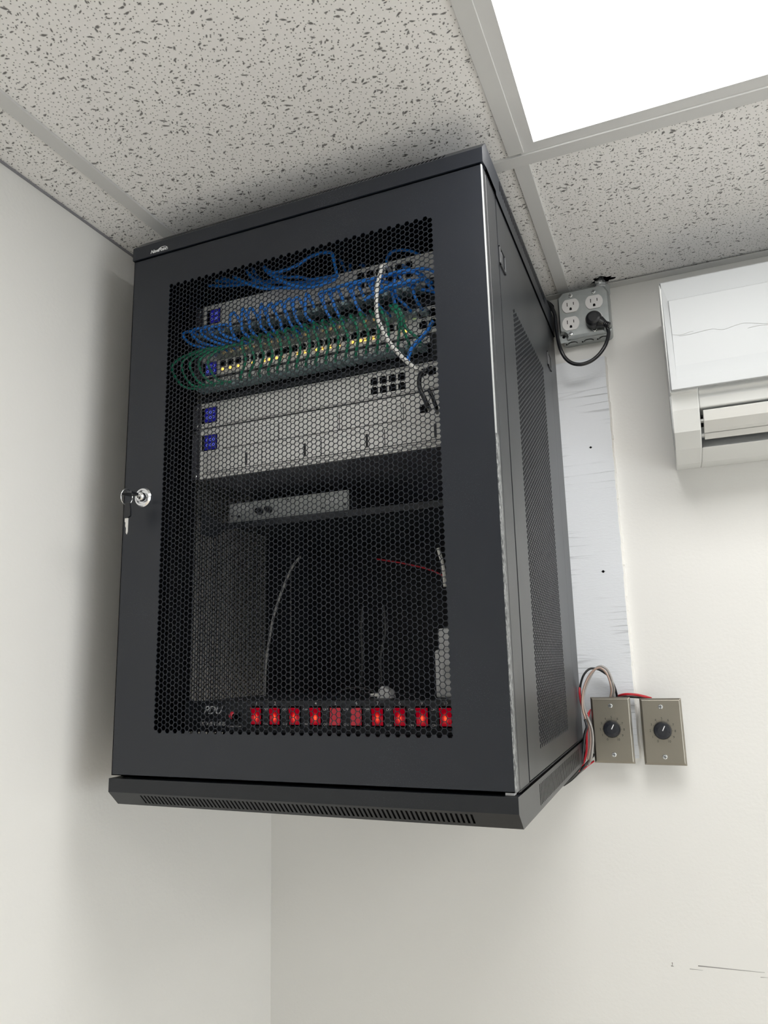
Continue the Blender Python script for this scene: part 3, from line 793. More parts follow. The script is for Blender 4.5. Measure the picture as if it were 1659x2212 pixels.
p = at(501, 1545, 1, y); MB().lathe((p.x, YE - .001, p.z), (0, -1, 0), [(0, .0052), (.0012, .0050), (.003, .0034), (.0036, .0015)], 20).build('pilot_lamp', RED_OFF, pd)
p = at(511, 1546, 1, y); MB().lathe((p.x, YE - .001, p.z - .002), (0, -1, 0), [(0, .0065), (.0035, .0062), (.0036, .0050)], 20).build('reset_button', DARK, pd)

# adapters and plug standing on the power unit
def adapter(x0, x1, y0, y1, z0, z1, label, cat='power adapter', r=.004):
    t = thing('power_adapter', label, cat, ((x0 + x1) / 2, (y0 + y1) / 2, z0))
    MB().box(x0, x1, y0, y1, z0, z1).build('housing', ADPT, t, bevel=r, seg=3)
    MB().box(x0 + .012, x0 + .030, y0 - .0003, y0, z0 + (z1 - z0) * .35, z0 + (z1 - z0) * .70).build('rating_label', mat('rating_print', (.62, .62, .62), .6), t)
    return t
adapter(.5475, .600, -.45, -.40, PZ1 - .0008, -.7325, 'white boxy power adapter standing on the right end of the power unit')
ad_ = at(946, 1400, 1, -.398); adapter(ad_.x, ad_.x + .046, -.398, -.35, PZ1 - .0008, at(955, 1357, 1, -.398).z, 'taller white power adapter behind the boxy one at the right')
pc0 = at(815, 1513, 1, -.45)
pg = thing('power_plug', 'small white plug lying on top of the power unit above switch seven', 'plug', (pc0.x, -.44, PZ1 - .001))
MB().prism([(pc0.x, PZ1 - .0008), (pc0.x + .003, PZ1 + .012), (pc0.x + .008, PZ1 + .017), (pc0.x + .020, PZ1 + .011), (pc0.x + .024, PZ1 - .0008)], 1, -.452, -.434).build('plug_body', ADPT, pg, bevel=.001)
for k in (0, 1): MB().box(pc0.x - .012, pc0.x + .0005, -.447 + .008 * k, -.4455 + .008 * k, PZ1 + .002, PZ1 + .006).build('prong', BRIGHT, pg)

# ------------------------------------------------------------------ cables inside
ORD = ['first', 'second', 'third', 'fourth', 'fifth', 'sixth', 'seventh', 'eighth', 'ninth', 'tenth', 'eleventh', 'twelfth', 'thirteenth', 'fourteenth',
       'fifteenth', 'sixteenth', 'seventeenth', 'eighteenth', 'nineteenth', 'twentieth', 'twenty-first', 'twenty-second', 'twenty-third', 'twenty-fourth']
def cable(name, pts, r, mt, label, cat='cable', group=None, plugs=(), n=8, sub=5):
    pts = [Vector(p) for p in pts]
    t = thing(name, label, cat, pts[0], group)
    MB().tube(pts, r, n, sub=sub).build('jacket', mt, t, smooth=True)
    for (p, q) in plugs:
        p = Vector(p); q = Vector(q); d = (q - p).normalized(); a = Vector((1, 0, 0)) - d * d.x; a.normalize(); b = d.cross(a); v = []
        for s_, wd, ht in ((p, .0060, .0042), (p + d * .014, .0060, .0042), (q + d * .002, .0042, .0038)):
            for (i, j) in ((-1, -1), (1, -1), (1, 1), (-1, 1)): v.append(s_ + a * (wd * i) + b * (ht * j))
        f = [(0, 1, 2, 3), (8, 9, 10, 11)] + [(k * 4 + i, k * 4 + (i + 1) % 4, k * 4 + 4 + (i + 1) % 4, k * 4 + 4 + i) for k in (0, 1) for i in range(4)]
        MB().add(v, f).build('plug', PLUGM, t, bevel=.0006)
    return t
jit = lambda a: random.uniform(-a, a)
for i, x in enumerate(PPX):
    y0 = YE - .005; zj = -.207
    j1, j2 = jit(.003), jit(.004)
    pl = [((x, y0, zj), (x - .001, y0 - .024, zj - .004))]
    pts = [(x - .001, y0 - .022, zj - .004)]
    if i < 5:
        pts += [(x - .010, y0 - .034, zj + .003 + j1), (x - .022 - .004 * (4 - i) / 4, y0 - .036, zj - .002), (x - .010 + j1, y0 - .034, zj - .017 + j2), (x + .014, y0 - .028, zj - .030), (x + .030, y0 - .012, zj - .034)]
        end = (x + .030, y0 + .002, zj - .034)
    elif i < 13 or i in (13, 15, 16, 18, 20, 22):
        pts += [(x - .004, y0 - .032, zj + .008), (x - .009 + j1, y0 - .034, zj + .019 + j2 * .5), (x - .015 + j2, y0 - .034, zj + .008), (x - .013 + j1, y0 - .030, zj - .014), (x - .004 + j2, y0 - .024, zj - .028), (x + .002, y0 - .010, zj - .034)]
        end = (x + .002, y0 + .002, zj - .034)
    elif i in (14, 17, 19):
        pts += [(x - .003, y0 - .032, zj + .006), (x - .002 + j1, y0 - .036, zj + .014 + j2 * .5), (x + .018, y0 - .040, zj + .015 + j1 * .6), (x + .040 + (22 - i) * .002, y0 - .040, zj + .016 + j2 * .5)]
        xe = min(.600, x + .085); pts += [(min(xe, .560), y0 - .036, zj + .018 + j1), (min(.598, xe + .02), y0 - .030, zj + .010), (.604, y0 - .010, zj - .012 - .004 * (i - 13))]
        end = None
    else:
        pts += [(x - .003, y0 - .034, zj - .004), (x - .002 + j1, y0 - .036, zj - .016), (x + .001, y0 - .028, zj - .030), (x + .003, y0 - .010, zj - .035)]
        end = (x + .003, y0 + .002, zj - .035)
    if end: pl.append(((end[0], YE - .001, end[2]), (end[0], YE - .014, end[2])))
    lab = '%s blue patch cable from the left in the blue row' % ORD[i]
    cable('patch_cable', pts, .0025, BLUE, lab, group='blue patch cables on the upper patch panel', plugs=pl, n=7, sub=4)
for i, x in enumerate(PPX):
    xs = .2140 + .0151 * min(i, 21) - (0 if i < 22 else -.004 * (i - 21)); y0 = YE
    j1, j2 = jit(.002), jit(.003)
    xe = PPX[i]
    zs, ze = -.2420, -.3000
    pl = [((xs, y0 - .001, zs), (xs - .001, y0 - .024, zs + .002)), ((xe, y0 - .005, ze), (xe + .000, y0 - .029, ze - .003))]
    if i < 5:
        k = (5 - i) / 5
        pts = [(xs - .001, y0 - .023, zs + .002), (xs - .014 - .012 * k, y0 - .036, zs + .000 + j1), (xe - .022 - .012 * k, y0 - .046, zs - .014), (xe - .030 - .008 * k + j1, y0 - .050, zs - .032), (xe - .018, y0 - .046, ze - .002), (xe + .000, y0 - .028, ze - .003)]
    else:
        sgn = (i - 10) / 14.
        pts = [(xs - .001, y0 - .023, zs + .002), (xs - .001 + .004 * sgn, y0 - .046, zs + .000), (xs + .003 + .008 * sgn + j1, y0 - .060, zs - .010), (xs + .008 + .012 * sgn + j2, y0 - .062, zs - .026), (xs + .009 + .012 * sgn, y0 - .054, zs - .042), (xe + .006, y0 - .042, ze - .002), (xe, y0 - .028, ze - .003)]
    cable('patch_cable', pts, .0022, GREEN, '%s green patch cable from the left in the green row' % ORD[i],
          group='green patch cables between the switch and the numbered panel', plugs=pl, n=7, sub=4)

def zpts(lst, ox, oy, sc, y): return [at(ox + a / sc, oy + b / sc, 1, y + (c[0] if c else 0)) for a, b, *c in lst]
Z4 = lambda l, y: zpts(l, 400, 480, 4.608, y)
top_blue = [
    ([(780, 440), (860, 495), (950, 490), (1100, 435), (1200, 370), (1300, 320), (1400, 300), (1460, 310), (1480, 380), (1500, 470), (1512, 540)], -.552, 'bright blue cable rising in a hump above the topmost switch'),
    ([(480, 540), (600, 600), (690, 635), (800, 660), (930, 652), (1100, 655), (1250, 650), (1400, 610), (1510, 545)], -.544, 'lowest sagging blue cable above the topmost switch'),
    ([(610, 480), (640, 520), (700, 570), (800, 625), (900, 650), (1060, 640), (1200, 625), (1440, 575)], -.538, 'blue cable dropping from the top and joining the sagging bundle'),
    ([(670, 460), (700, 520), (760, 590), (850, 635), (960, 650), (1100, 618)], -.532, 'short blue cable dropping steeply into the sagging bundle'),
    ([(780, 450), (830, 510), (900, 550), (1000, 600), (1130, 640), (1280, 642), (1420, 600), (1500, 560)], -.549, 'blue cable crossing the sagging bundle from upper left to lower right'),
    ([(870, 520), (1000, 548), (1150, 545), (1250, 572), (1400, 550), (1505, 530)], -.530, 'uppermost straight blue cable of the sagging bundle'),
    ([(640, 540), (760, 590), (900, 598), (1100, 600), (1200, 598), (1440, 560)], -.524, 'middle blue cable of the sagging bundle'),
    ([(360, 555), (500, 590), (640, 612), (800, 590), (960, 560)], -.518, 'blue cable entering the sagging bundle from the left'),
    ([(230, 630), (360, 635), (500, 628), (620, 605), (760, 570)], -.520, 'leftmost blue cable lying low in front of the dark cabinet top'),
    ([(300, 580), (420, 600), (560, 622), (700, 600)], -.514, 'short blue cable just above the leftmost low one'),
    ([(1460, 300), (1530, 360), (1580, 450), (1600, 560), (1540, 640)], -.470, 'dark blue cable hanging in an arc right of the hump'),
    ([(1500, 300), (1580, 340), (1680, 390), (1790, 440)], -.440, 'dark blue cable slanting down to the right of the hump'),
    ([(1640, 180), (1640, 280), (1642, 380), (1638, 480), (1600, 600)], -.450, 'thin blue cable hanging straight down near the top centre')]
for l, y, lab in top_blue:
    cable('network_cable', Z4(l, y), .0026, BLUE, lab, group='loose blue cables above the topmost switch')
Z8 = lambda l, y: zpts(l, 800, 520, 9.219, y)
cable('network_cable', Z8([(330, 480), (335, 350), (420, 240), (550, 190), (700, 190), (850, 225), (1000, 295), (1110, 355), (1230, 430)], -.50), .0026, BLUE, 'blue cable arching above the white cable at the upper right')
cable('network_cable', Z8([(640, 500), (740, 545), (850, 600), (960, 650), (1030, 690), (1120, 780), (1230, 850)], -.515), .0029, BLUE, 'blue cable stepping down to the right below the arch')
cable('network_cable', Z8([(1260, 1600), (1200, 1680), (1150, 1780), (1050, 1900), (950, 2000), (870, 2080), (810, 2180), (760, 2320), (745, 2450)], -.565), .0029, BLUE, 'blue cable slanting across the right ends of the green cables')
cable('network_cable', Z8([(-120, 1180), (0, 1120), (170, 1030), (300, 935), (480, 885), (650, 845), (820, 795), (960, 810)], -.560), .0029, BLUE, 'bright blue cable lying along the top of the blue row, upper one')
cable('network_cable', Z8([(150, 1060), (350, 960), (560, 905), (750, 870), (930, 800), (1050, 760)], -.552), .0027, BLUE, 'bright blue cable lying along the top of the blue row, lower one')
wl = [(400, 640, .05), (370, 560, .035), (310, 490, .012), (225, 530), (195, 640), (165, 780), (132, 930), (122, 1080), (118, 1230), (122, 1400), (145, 1550), (200, 1690), (265, 1830), (345, 1970), (440, 2110), (540, 2220), (640, 2330), (790, 2460), (900, 2560), (1000, 2600, .02)]
wc = cable('network_cable', Z8(wl, -.572), .0031, WHITEC, 'thick white cable hanging in a curve down the right side behind the door', sub=4)
# clear plug of the white cable
cable('power_cord', zpts([(560, 640, .03), (400, 760), (220, 860), (130, 980), (100, 1150), (105, 1350), (160, 1560), (260, 1760), (350, 1960), (440, 2150), (520, 2300, .03)], 900, 760, 18.44, -.565), .0032, BLACKC, 'black cord curling at the right end of the router')
cable('power_cord', zpts([(480, 1500), (560, 1660), (640, 1820), (700, 2000), (780, 2200), (820, 2420, .03)], 900, 760, 18.44, -.555), .0028, BLACKC, 'short black cord right of the curling one, by the recorder')
Z2 = lambda l, y: zpts(l, 400, 1130, 2.765, y)
cable('network_cable', Z2([(690, 200), (640, 262), (580, 400), (530, 550), (505, 680), (487, 800), (478, 900), (474, 1040)], -.36), .0024, GREYC, 'grey cable hanging in the dark lower half of the cabinet')
cable('network_cable', Z2([(1510, 150), (1525, 200), (1538, 250), (1546, 310), (1552, 380)], -.47), .0026, WHITEC, 'short white cable at the right edge of the mesh, lower half')
cable('wire', Z2([(1140, 214), (1300, 240), (1450, 275), (1540, 315)], -.30), .0014, REDC, 'thin red wire crossing the dark lower half of the cabinet')
cable('power_cord', Z2([(880, 1040), (920, 1008), (970, 990), (1040, 984), (1105, 1000), (1150, 1030)], -.40), .0032, BLACKC, 'black cord arching just above switches five to seven')
cable('power_cord', Z2([(1060, 480), (1050, 640), (1058, 800), (1050, 960), (1060, 1080)], -.24), .0035, BLACKC, 'black cord hanging deep in the lower half, left of the other deep cord')
cable('power_cord', Z2([(1180, 480), (1195, 640), (1165, 800), (1170, 950), (1150, 1080)], -.22), .0035, BLACKC, 'black cord hanging deep in the lower half, right of the other deep cord')

# ------------------------------------------------------------------ plywood board
bd = thing('backing_board', 'white-painted rough plywood board on the wall behind the cabinet', 'board', (.745, 0, -.93))
BT, BBZ, BX1 = -.1500, -.9335, .7870
nz = 90; mb = MB(); ed = []
for i in range(nz + 1):
    z = BBZ + (BT - BBZ) * i / nz; ed.append((BX1 + random.uniform(-.0007, .0007), z))
prof = [(X0 + .02, BT), (X0 + .02, BBZ)] + ed
mb.prism(prof, 1, -.012, 0)
mb.build('plywood_sheet', BOARD, bd, org=(.745, -.006, -.54))
ck = MB()
for i in range(nz):
    x, z = ed[i]; x2, z2 = ed[i + 1]; wv = .0028 + random.uniform(-.0008, .0012)
    ck.add([(x, -.0119, z), (x2, -.0119, z2), (x2 + wv, 0, z2), (x + wv, 0, z)], [(0, 1, 2, 3)])
part_label(ck.build('caulk_bead', CAULK, bd), 'cream caulk along the right edge')
for (u, v, r) in ((1303, 1234.5, .0026), (1276, 966.5, .0022)):
    p = at(u, v, 1, -.012)
    MB().lathe((p.x, -.0118, p.z), (0, -1, 0), [(0, r), (.0004, r), (.0006, r * .4)], 12).box(p.x - r * 1.6, p.x + r * 1.6, -.0122, -.0118, p.z - .0003, p.z + .0003).build('screw_hole', DARK, bd)

# ------------------------------------------------------------------ junction box with outlets
YX = -.050
jb = thing('outlet_box', 'galvanised steel junction box with four white sockets below the ceiling', 'electrical outlet', (.7565, 0, -.112))
bx0, bx1, bz0, bz1 = .7065, .8075, -.1140, -.0130
q = MB(); cr = .012
def rnd(x0, x1, z0, z1, r, n=5):
    out = []
    for cx, cz, a0 in ((x1 - r, z1 - r, 0), (x0 + r, z1 - r, PI / 2), (x0 + r, z0 + r, PI), (x1 - r, z0 + r, 3 * PI / 2)):
        for i in range(n + 1): a = a0 + PI / 2 * i / n; out.append((cx + r * math.cos(a), cz + r * math.sin(a)))
    return out
q.prism(rnd(bx0, bx1, bz0, bz1, .010), 1, -.036, -.0005)
q.build('box_body', GALV, jb, bevel=.0006)
# corner ears with screw slots
for (ex, ez) in ((bx0 + .0095, bz0 + .0085), (bx1 - .009, bz1 - .009)):
    e = MB(); e.prism(rnd(ex - .0150, ex + .012, ez - .0125, ez + .0125, .005), 1, -.0375, -.0362)
    e.lathe((ex - .003, -.0376, ez), (0, -1, 0), [(0, .0031), (.0003, .0031), (.0004, .001)], 16, 1); e.build('mounting_ear', [GALV, DARK], jb)
# raised cover: octagonal-ish plate with notched corners
def cover_profile(i):
    c = .017; x0, x1, z0, z1 = bx0 + i, bx1 - i, bz0 + i, bz1 - i; pr = []
    pr += [(x0, z1 - c * .6), (x0 + c * .6, z1)]
    pr += [(x1 - c * .9, z1), (x1 - c * .35, z1 - c * .25), (x1, z1 - c * .9)]
    pr += [(x1, z0 + c * .8)]
    for t in range(4): a = PI / 2 + PI / 2 * t / 3; pr.append((x1 + c * .10 + math.cos(a) * c * .75 * 1.0, z0 - c * .10 + math.sin(a) * c * .75 + 0))
    pr += [(x1 - c * .8, z0)]
    pr += [(x0 + c * 1.0, z0)]
    for t in range(4): a = 0 + PI / 2 * t / 3; pr.append((x0 + c * .05 + math.cos(a) * c * .8, z0 - c * .02 + math.sin(a) * c * .8))
    pr += [(x0, z0 + c * .95)]
    return pr
pa, pb = cover_profile(0), cover_profile(.0030)
cv = MB(); n = len(pa)
vv = [(x, -.0380, z) for x, z in pa] + [(x, -.0440, z) for x, z in pa] + [(x, YX, z) for x, z in pb]
ff = [(i, (i + 1) % n, n + (i + 1) % n, n + i) for i in range(n)] + [(n + i, n + (i + 1) % n, 2 * n + (i + 1) % n, 2 * n + i) for i in range(n)] + [tuple(range(n))[::-1], tuple(range(2 * n, 3 * n))]
cv.add(vv, ff); cv.build('cover_plate', GALV, jb, bevel=.0005)
def outlet(px, py, socket=True):
    o = at(px, py, 1, YX - .002); w2, h2 = .0172, .0145
    pr = []
    for i in range(40):
        t = 2 * PI * i / 40; xx = .0172 * math.cos(t) * 1.0; zz = .0172 * math.sin(t)
        pr.append((o.x + max(-.0172, min(.0172, xx)), o.z + max(-.0142, min(.0142, zz))))
    f = MB().prism(pr, 1, YX - .0022, YX + .001).build('socket', OUTW, jb, bevel=.0005)
    h = MB(); y = YX - .0023
    h.box(o.x - .0070, o.x - .0056, y - .0001, y + .0005, o.z - .0008, o.z + .0072); h.box(o.x + .0056, o.x + .0070, y - .0001, y + .0005, o.z + .0004, o.z + .0066)
    gp = [(o.x + .0024 * math.cos(a), o.z - .0068 + .0028 * math.sin(a)) for a in [PI * i / 8 for i in range(9)]] + [(o.x - .0024, o.z - .0098), (o.x + .0024, o.z - .0098)]
    h.prism(gp, 1, y - .0001, y + .0005); h.build('contact_slots', DARK, f)
    return o
zo = lambda a, b: (1150 + a / 6.636, 560 + b / 6.636)
outlet(*zo(545, 665)); outlet(*zo(882, 608)); outlet(*zo(550, 918)); oc = outlet(*zo(880, 850))
for (a, b) in ((542, 522), (872, 463), (555, 1065), (890, 1010)):
    p = at(*zo(a, b), 1, YX); screw(jb, (p.x, YX, p.z), (0, -1, 0), .0046)
# knockouts under the box
kn = MB()
for kx_ in (.728, .760, .790):
    kn.tube([(kx_ + .0090 * math.cos(t), -.018 + .0090 * math.sin(t) * .9, bz0 - .0004) for t in [PI + PI * i / 10 for i in range(11)]], .0007, 5, sub=1)
    kn.box(kx_ - .014, kx_ - .011, -.020, -.016, bz0 - .0006, bz0)
kn.build('knockout', DARK, jb)
# conduit fitting going up through the torn ceiling tile
cf = MB(); hx, hy = hole_c.x - .006, hole_c.y + .004
cf.lathe((hx, hy, -.0135), (0, 0, 1), [(0, .0125), (.0035, .0125), (.0035, .0095), (.009, .0095), (.009, .0115), (.016, .0115), (.016, .0085), (.045, .0085)], 10)
cf.build('conduit_fitting', SCREWM, jb, bevel=.0004)

# plug and cord
pgt = thing('power_cord', 'thick black power cord with a round angled plug in the lower right socket', 'power cord', (oc.x, YX, oc.z))
pb_ = MB(); pc = at(*zo(875, 838), 1, -.072)
pb_.lathe((pc.x, YX - .0022, pc.z), (0, -1, 0), [(0, .0150), (.002, .0165), (.018, .0158), (.023, .0135), (.025, .009)], 32)
d2 = (at(*zo(1050, 925), 1, -.066) - Vector((pc.x, -.066, pc.z))).normalized(); st = Vector((pc.x, -.064, pc.z)) + d2 * .004
pb_.lathe(st, d2, [(0, .0115), (.010, .0112), (.017, .0082), (.020, .0066)], 24)
pb_.build('plug', BLACKC, pgt, smooth=False, bevel=.0008)
rb_ = MB()
for k in range(3): rb_.lathe(st + d2 * (.020 + .0036 * k), d2, [(0, .0060), (.0006, .0067), (.0022, .0065), (.0028, .0056)], 20)
rb_.build('strain_relief', BLACKC, pgt)
cp = [(1010, 905, .012), (1050, 945, .012), (1085, 1010, .010), (1092, 1080, .008), (1060, 1200, .002), (1000, 1310), (920, 1400), (820, 1470), (690, 1508), (560, 1485), (460, 1400), (395, 1260), (358, 1100, .020), (338, 930, .024), (322, 800, .026), (280, 700, .030), (200, 610, .034)]
pts = [st + d2 * .022] + [at(*zo(a, b), 1, -.072 + (c[0] if c else 0)) for a, b, *c in cp[2:]]
pts += [Vector((X1 + .004, -.032, -.0330)), Vector((X1 - .018, -.030, -.0400)), Vector((X1 - .05, -.030, -.0440))]
MB().tube(pts, .0037, 12, sub=6).build('jacket', BLACKC, pgt, smooth=True)

# ------------------------------------------------------------------ volume control plates
YP = -.040
def plate(corners, label):
    c = [at(u, v, 1, YP) for u, v in corners]
    x0 = (c[0].x + c[2].x) / 2; x1 = (c[1].x + c[3].x) / 2; z1 = (c[0].z + c[1].z) / 2; z0 = (c[2].z + c[3].z) / 2
    t = thing('volume_control', label, 'volume control', ((x0 + x1) / 2, 0, z0), 'steel volume control plates right of the cabinet')
    b = MB(); i1 = .0035; i2 = .0006
    A = [(x0, z0), (x1, z0), (x1, z1), (x0, z1)]; B = [(x0 + i1, z0 + i1), (x1 - i1, z0 + i1), (x1 - i1, z1 - i1), (x0 + i1, z1 - i1)]
    v = [(x, YP + .0055, z) for x, z in A] + [(x, YP + .0035, z) for x, z in A] + [(x, YP, z) for x, z in B]
    f = [(i, (i + 1) % 4, 4 + (i + 1) % 4, 4 + i) for i in range(4)] + [(4 + i, 4 + (i + 1) % 4, 8 + (i + 1) % 4, 8 + i) for i in range(4)] + [(8, 9, 10, 11), (3, 2, 1, 0)]
    b.add(v, f); b.build('face_plate', STEEL, t, bevel=.0007)
    cx, cz = (x0 + x1) / 2, (z0 + z1) / 2
    MB().box(cx - .022, cx + .022, YP + .0055, -.0125 if x0 < .78 else -.0005, cz - .036, cz + .036).build('back_box', GALV, t, bevel=.001)
    for s in (-1, 1): screw(t, (cx, YP, cz + s * .0430), (0, -1, 0), .0042)
    k = MB().lathe((cx, YP, cz + .0022), (0, -1, 0), [(0, .0152), (.0025, .0155), (.010, .0148), (.0125, .0132), (.0132, .008)], 44).build('knob', KNOB, t)
    a = math.radians(27); dx, dz = math.sin(a), math.cos(a); y = YP - .0134; n_ = Vector((dz, 0, -dx)) * .0007
    p = Vector((cx, y, cz + .0022)); u = Vector((dx, 0, dz))
    mk = MB(); vv = [p + u * .0005 - n_, p + u * .0005 + n_, p + u * .0098 + n_, p + u * .0098 - n_]
    mk.add(vv + [q_ + Vector((0, .0004, 0)) for q_ in vv], [(0, 1, 2, 3), (4, 5, 6, 7), (0, 1, 5, 4), (1, 2, 6, 5), (2, 3, 7, 6), (3, 0, 4, 7)])
    mk.build('pointer', PRINTW, k)
    tx = MB()
    for d in range(11):
        a = math.radians(-153 + 30.6 * d); r = .0208
        tx.text(str(d), .0058, (cx + r * math.sin(a), YP - .0002, cz + .0022 + r * math.cos(a) - .0021), ext=.0002, align='CENTER')
        p = Vector((cx + .0168 * math.sin(a), YP, cz + .0022 + .0168 * math.cos(a))); tx.cyl(p, p + Vector((0, -.0003, 0)), .0005, n=8)
    tx.build('scale_numbers', PRINTG, t)
    return t
plate([(1274.3, 1506), (1361, 1506), (1284.9, 1647), (1371.7, 1651.7)], 'brushed steel volume plate with black knob, beside the cabinet in front of the board')
plate([(1380.4, 1510), (1470, 1507), (1393, 1652), (1485.5, 1655.6)], 'brushed steel volume plate with black knob, right of the other plate')

# speaker wires around the plates
Z5 = lambda l, y=-.045: zpts(l, 1200, 1400, 5.184, y)
def wire(lst, r, mt, label, y=-.045, n=8, name='speaker_wire', cat='wire', group='speaker wires looping to the volume plates'):
    return cable(name, Z5(lst, y), r, mt, label, cat, group, n=n, sub=6)
wire([(640, 560, .018), (655, 480, .012), (640, 390), (610, 300), (570, 235), (505, 203), (440, 240), (385, 330), (340, 440), (315, 550), (318, 650), (352, 760), (395, 880), (408, 1000), (400, 1120), (380, 1250), (330, 1340, .02), (200, 1440, .035), (60, 1530, .04)], .0021, CLEARW, 'clear silvery speaker wire, outer strand of the tall loop')
wire([(612, 560, .018), (625, 480, .012), (612, 390), (585, 310), (548, 255), (500, 222), (445, 235), (390, 290), (345, 370), (312, 470), (298, 580), (305, 690), (340, 800), (378, 900), (390, 1010), (385, 1120), (362, 1250)], .0019, COPPER, 'copper-tinted speaker wire, inner strand of the tall loop', y=-.048)
wire([(690, 560, .020), (680, 500, .018), (655, 420, .012), (610, 330, .010), (545, 275, .008), (470, 235, .006), (385, 232, .004), (320, 295), (285, 390), (275, 480), (290, 600), (330, 760), (360, 870), (340, 960), (320, 1100), (310, 1250), (270, 1370, .01), (180, 1460, .03), (60, 1540, .04)], .0021, BLACKC, 'black speaker wire, longest strand behind the tall loop', y=-.040)
wire([(330, 800, .006), (352, 880), (328, 960), (312, 1100), (300, 1240), (262, 1350), (190, 1440, .02), (80, 1530, .035)], .0024, BLACKC, 'black speaker wire in front, beside the lower left of the left plate', y=-.058)
wire([(352, 760, .01), (400, 880), (418, 1000), (414, 1120), (398, 1240), (370, 1300, .01)], .0022, CLEARW, 'dark grey speaker wire hugging the left edge of the left plate', y=-.056)
wire([(272, 440, .004), (270, 500), (285, 600), (325, 750), (352, 870, -.004), (348, 960, -.006), (350, 1050, -.006), (345, 1170, -.004), (310, 1290), (250, 1380, .02), (130, 1480, .035)], .0021, REDC, 'red speaker wire running down beside the left volume plate', y=-.044)
wire([(690, 545, .020), (740, 524, .006), (810, 516), (900, 522), (990, 540), (1070, 562, .012)], .0023, REDC, 'red speaker wire bridging the tops of the two volume plates', y=-.034)
wire([(700, 560, .020), (780, 545, .008), (880, 548, .004), (960, 556, .008), (1040, 575, .016)], .0021, BLACKC, 'black speaker wire bridging the two plates under the red one', y=-.030)
wire([(430, 1190, .018), (400, 1230, .010), (360, 1280, .004), (310, 1335), (255, 1400, .01), (170, 1480, .03), (90, 1535, .04)], .0023, BLACKC, 'thick black speaker wire from the lower left of the left plate', y=-.042)
wire([(430, 1265, .018), (380, 1300, .010), (320, 1345, .004), (260, 1375), (225, 1390, .02)], .0017, REDC, 'red speaker wire end from the lower left of the left plate', y=-.038)
for k in range(3):
    wire([(392 - 4 * k, 690 + 18 * k, .012), (372, 720 + 18 * k), (358 + 4 * k, 745 + 20 * k)], .0014, REDC, ['upper', 'middle', 'lower'][k] + ' of three short red wire turns behind the left volume plate', y=-.036, group='short red wire turns behind the left plate')

# ------------------------------------------------------------------ air conditioner
ac = thing('air_conditioner', 'white wall-mounted split air conditioner below the ceiling at the right', 'air conditioner', (1.3, 0, -.405))
AX0, AX1 = .8995, 1.76
prof = [(-.0005, -.102), (-.165, -.102), (-.188, -.110), (-.196, -.122), (-.214, -.300), (-.212, -.3195), (-.202, -.3195), (-.190, -.3440), (-.168, -.376), (-.132, -.397), (-.06, -.406), (-.0005, -.402)]
# left end block, mouth, right end block
MXL, MXR = .9430, 1.71
bb = MB(); bb.prism(prof, 0, AX0, MXL); bb.prism(prof, 0, MXR, AX1)
core = [(-.0005, -.102), (-.165, -.102), (-.188, -.110), (-.200, -.30), (-.200, -.318), (-.196, -.3220), (-.1965, -.3300), (-.190, -.3440), (-.150, -.344), (-.092, -.350), (-.086, -.369), (-.128, -.397), (-.06, -.406), (-.0005, -.402)]
bb.prism(core, 0, MXL, MXR)
bb.build('body', ACL, ac, bevel=.002, seg=3)
MB().prism([(-.186, -.3445), (-.150, -.3445), (-.092, -.3500), (-.086, -.369), (-.1275, -.3965)], 0, MXL - .0004, MXL + .0006).box(MXL, MXR, -.1480, -.0925, -.3500, -.3492).build('air_outlet', DARK, ac)
# side recess panel
MB().prism([(-.205, -.3225), (-.193, -.3440), (-.176, -.368), (-.150, -.384), (-.09, -.386), (-.09, -.3225)], 0, AX0 - .0008, AX0).build('end_cap', mat('ac_side', (.60, .62, .63), .4), ac)
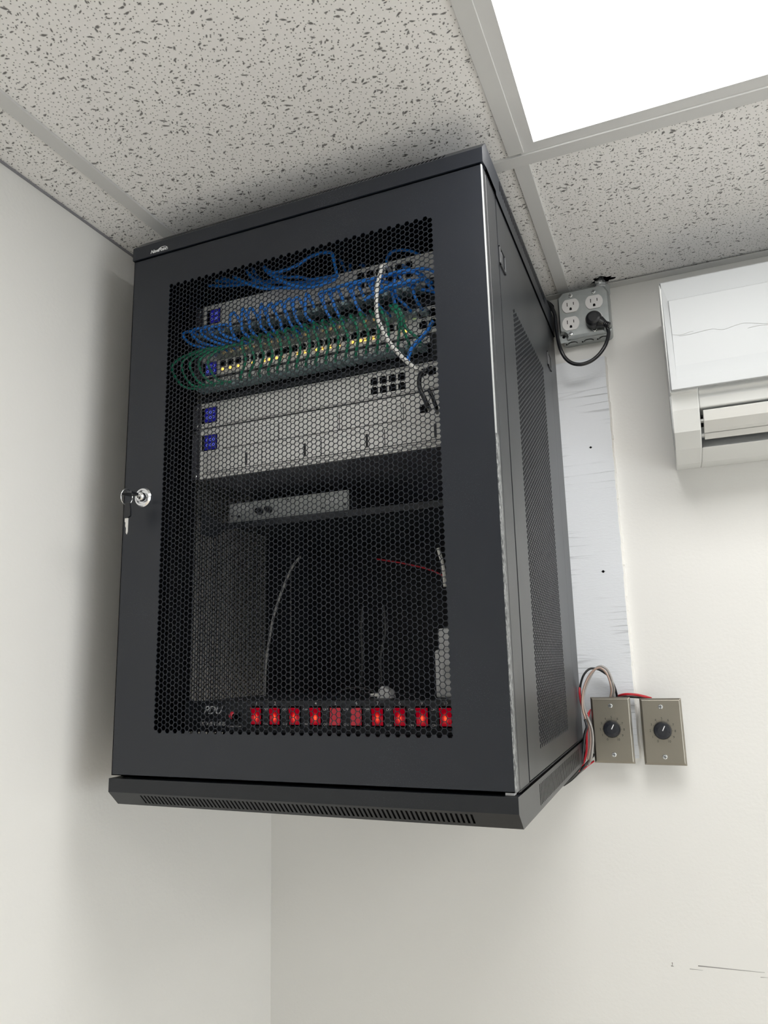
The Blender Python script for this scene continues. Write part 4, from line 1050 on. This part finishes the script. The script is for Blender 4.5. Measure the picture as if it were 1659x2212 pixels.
# front panel: shallow tray shape
fp = MB()
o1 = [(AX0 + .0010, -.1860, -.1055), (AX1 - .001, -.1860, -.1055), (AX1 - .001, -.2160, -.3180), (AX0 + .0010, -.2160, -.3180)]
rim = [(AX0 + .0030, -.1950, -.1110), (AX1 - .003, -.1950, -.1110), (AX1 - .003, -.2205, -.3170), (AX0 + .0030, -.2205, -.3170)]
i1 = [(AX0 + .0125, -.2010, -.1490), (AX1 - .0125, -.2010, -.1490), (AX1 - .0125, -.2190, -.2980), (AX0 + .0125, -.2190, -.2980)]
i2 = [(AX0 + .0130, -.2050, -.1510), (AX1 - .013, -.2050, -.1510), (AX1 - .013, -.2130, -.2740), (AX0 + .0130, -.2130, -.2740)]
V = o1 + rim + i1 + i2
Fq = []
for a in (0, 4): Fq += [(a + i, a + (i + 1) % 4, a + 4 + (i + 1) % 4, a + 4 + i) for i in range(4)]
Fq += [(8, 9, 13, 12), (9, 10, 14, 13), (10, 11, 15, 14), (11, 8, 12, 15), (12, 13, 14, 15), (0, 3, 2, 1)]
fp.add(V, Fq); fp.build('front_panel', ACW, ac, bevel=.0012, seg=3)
crk = MB()
def crack(pts):
    P = [at(1400 + a / 4.514, 540 + b / 4.514, 1, -.2085) for a, b in pts]
    P = [Vector((p.x, -.2050 - (-.151 - p.z) / .123 * .0080 - .0004, p.z)) for p in P]
    crk.tube(P, .00028, 4, sub=2)
crack([(235, 825), (300, 832), (350, 822), (400, 802), (440, 795)]); crack([(300, 842), (400, 826), (500, 800), (600, 775), (640, 770), (730, 780), (800, 755), (920, 715), (1010, 715), (1169, 722)]); crack([(970, 765), (1080, 740), (1169, 730)])
part_label(crk.build('hairline_cracks', mat('crack_grey', (.45, .46, .46), .7), ac), 'thin grey hairline cracks')
# vanes
vz = [at(1400 + 545 / 4.514, 540 + 1570 / 4.514, 1, -.180), at(1400 + 560 / 4.514, 540 + 1865 / 4.514, 1, -.135)]
vx = MXL + .0048
MB().prism([(-.1895, -.3490), (-.1860, -.3480), (-.1500, -.3745), (-.1530, -.3785), (-.1630, -.3760), (-.1800, -.3650)], 0, vx, MXR - .004).build('vane', ACV, ac, bevel=.0008)
MB().prism([(-.1495, -.3755), (-.1525, -.3795), (-.1420, -.3870), (-.1390, -.3840)], 0, vx + .0005, MXR - .004).build('vane', ACV, ac, bevel=.0005)
for z in (-.360, -.379): MB().box(MXL + .0006, MXL + .006, -.170 - (z + .360) * 1.2, -.160 - (z + .36) * 1.2, z - .002, z + .002).build('vane_pivot', ACL, ac)
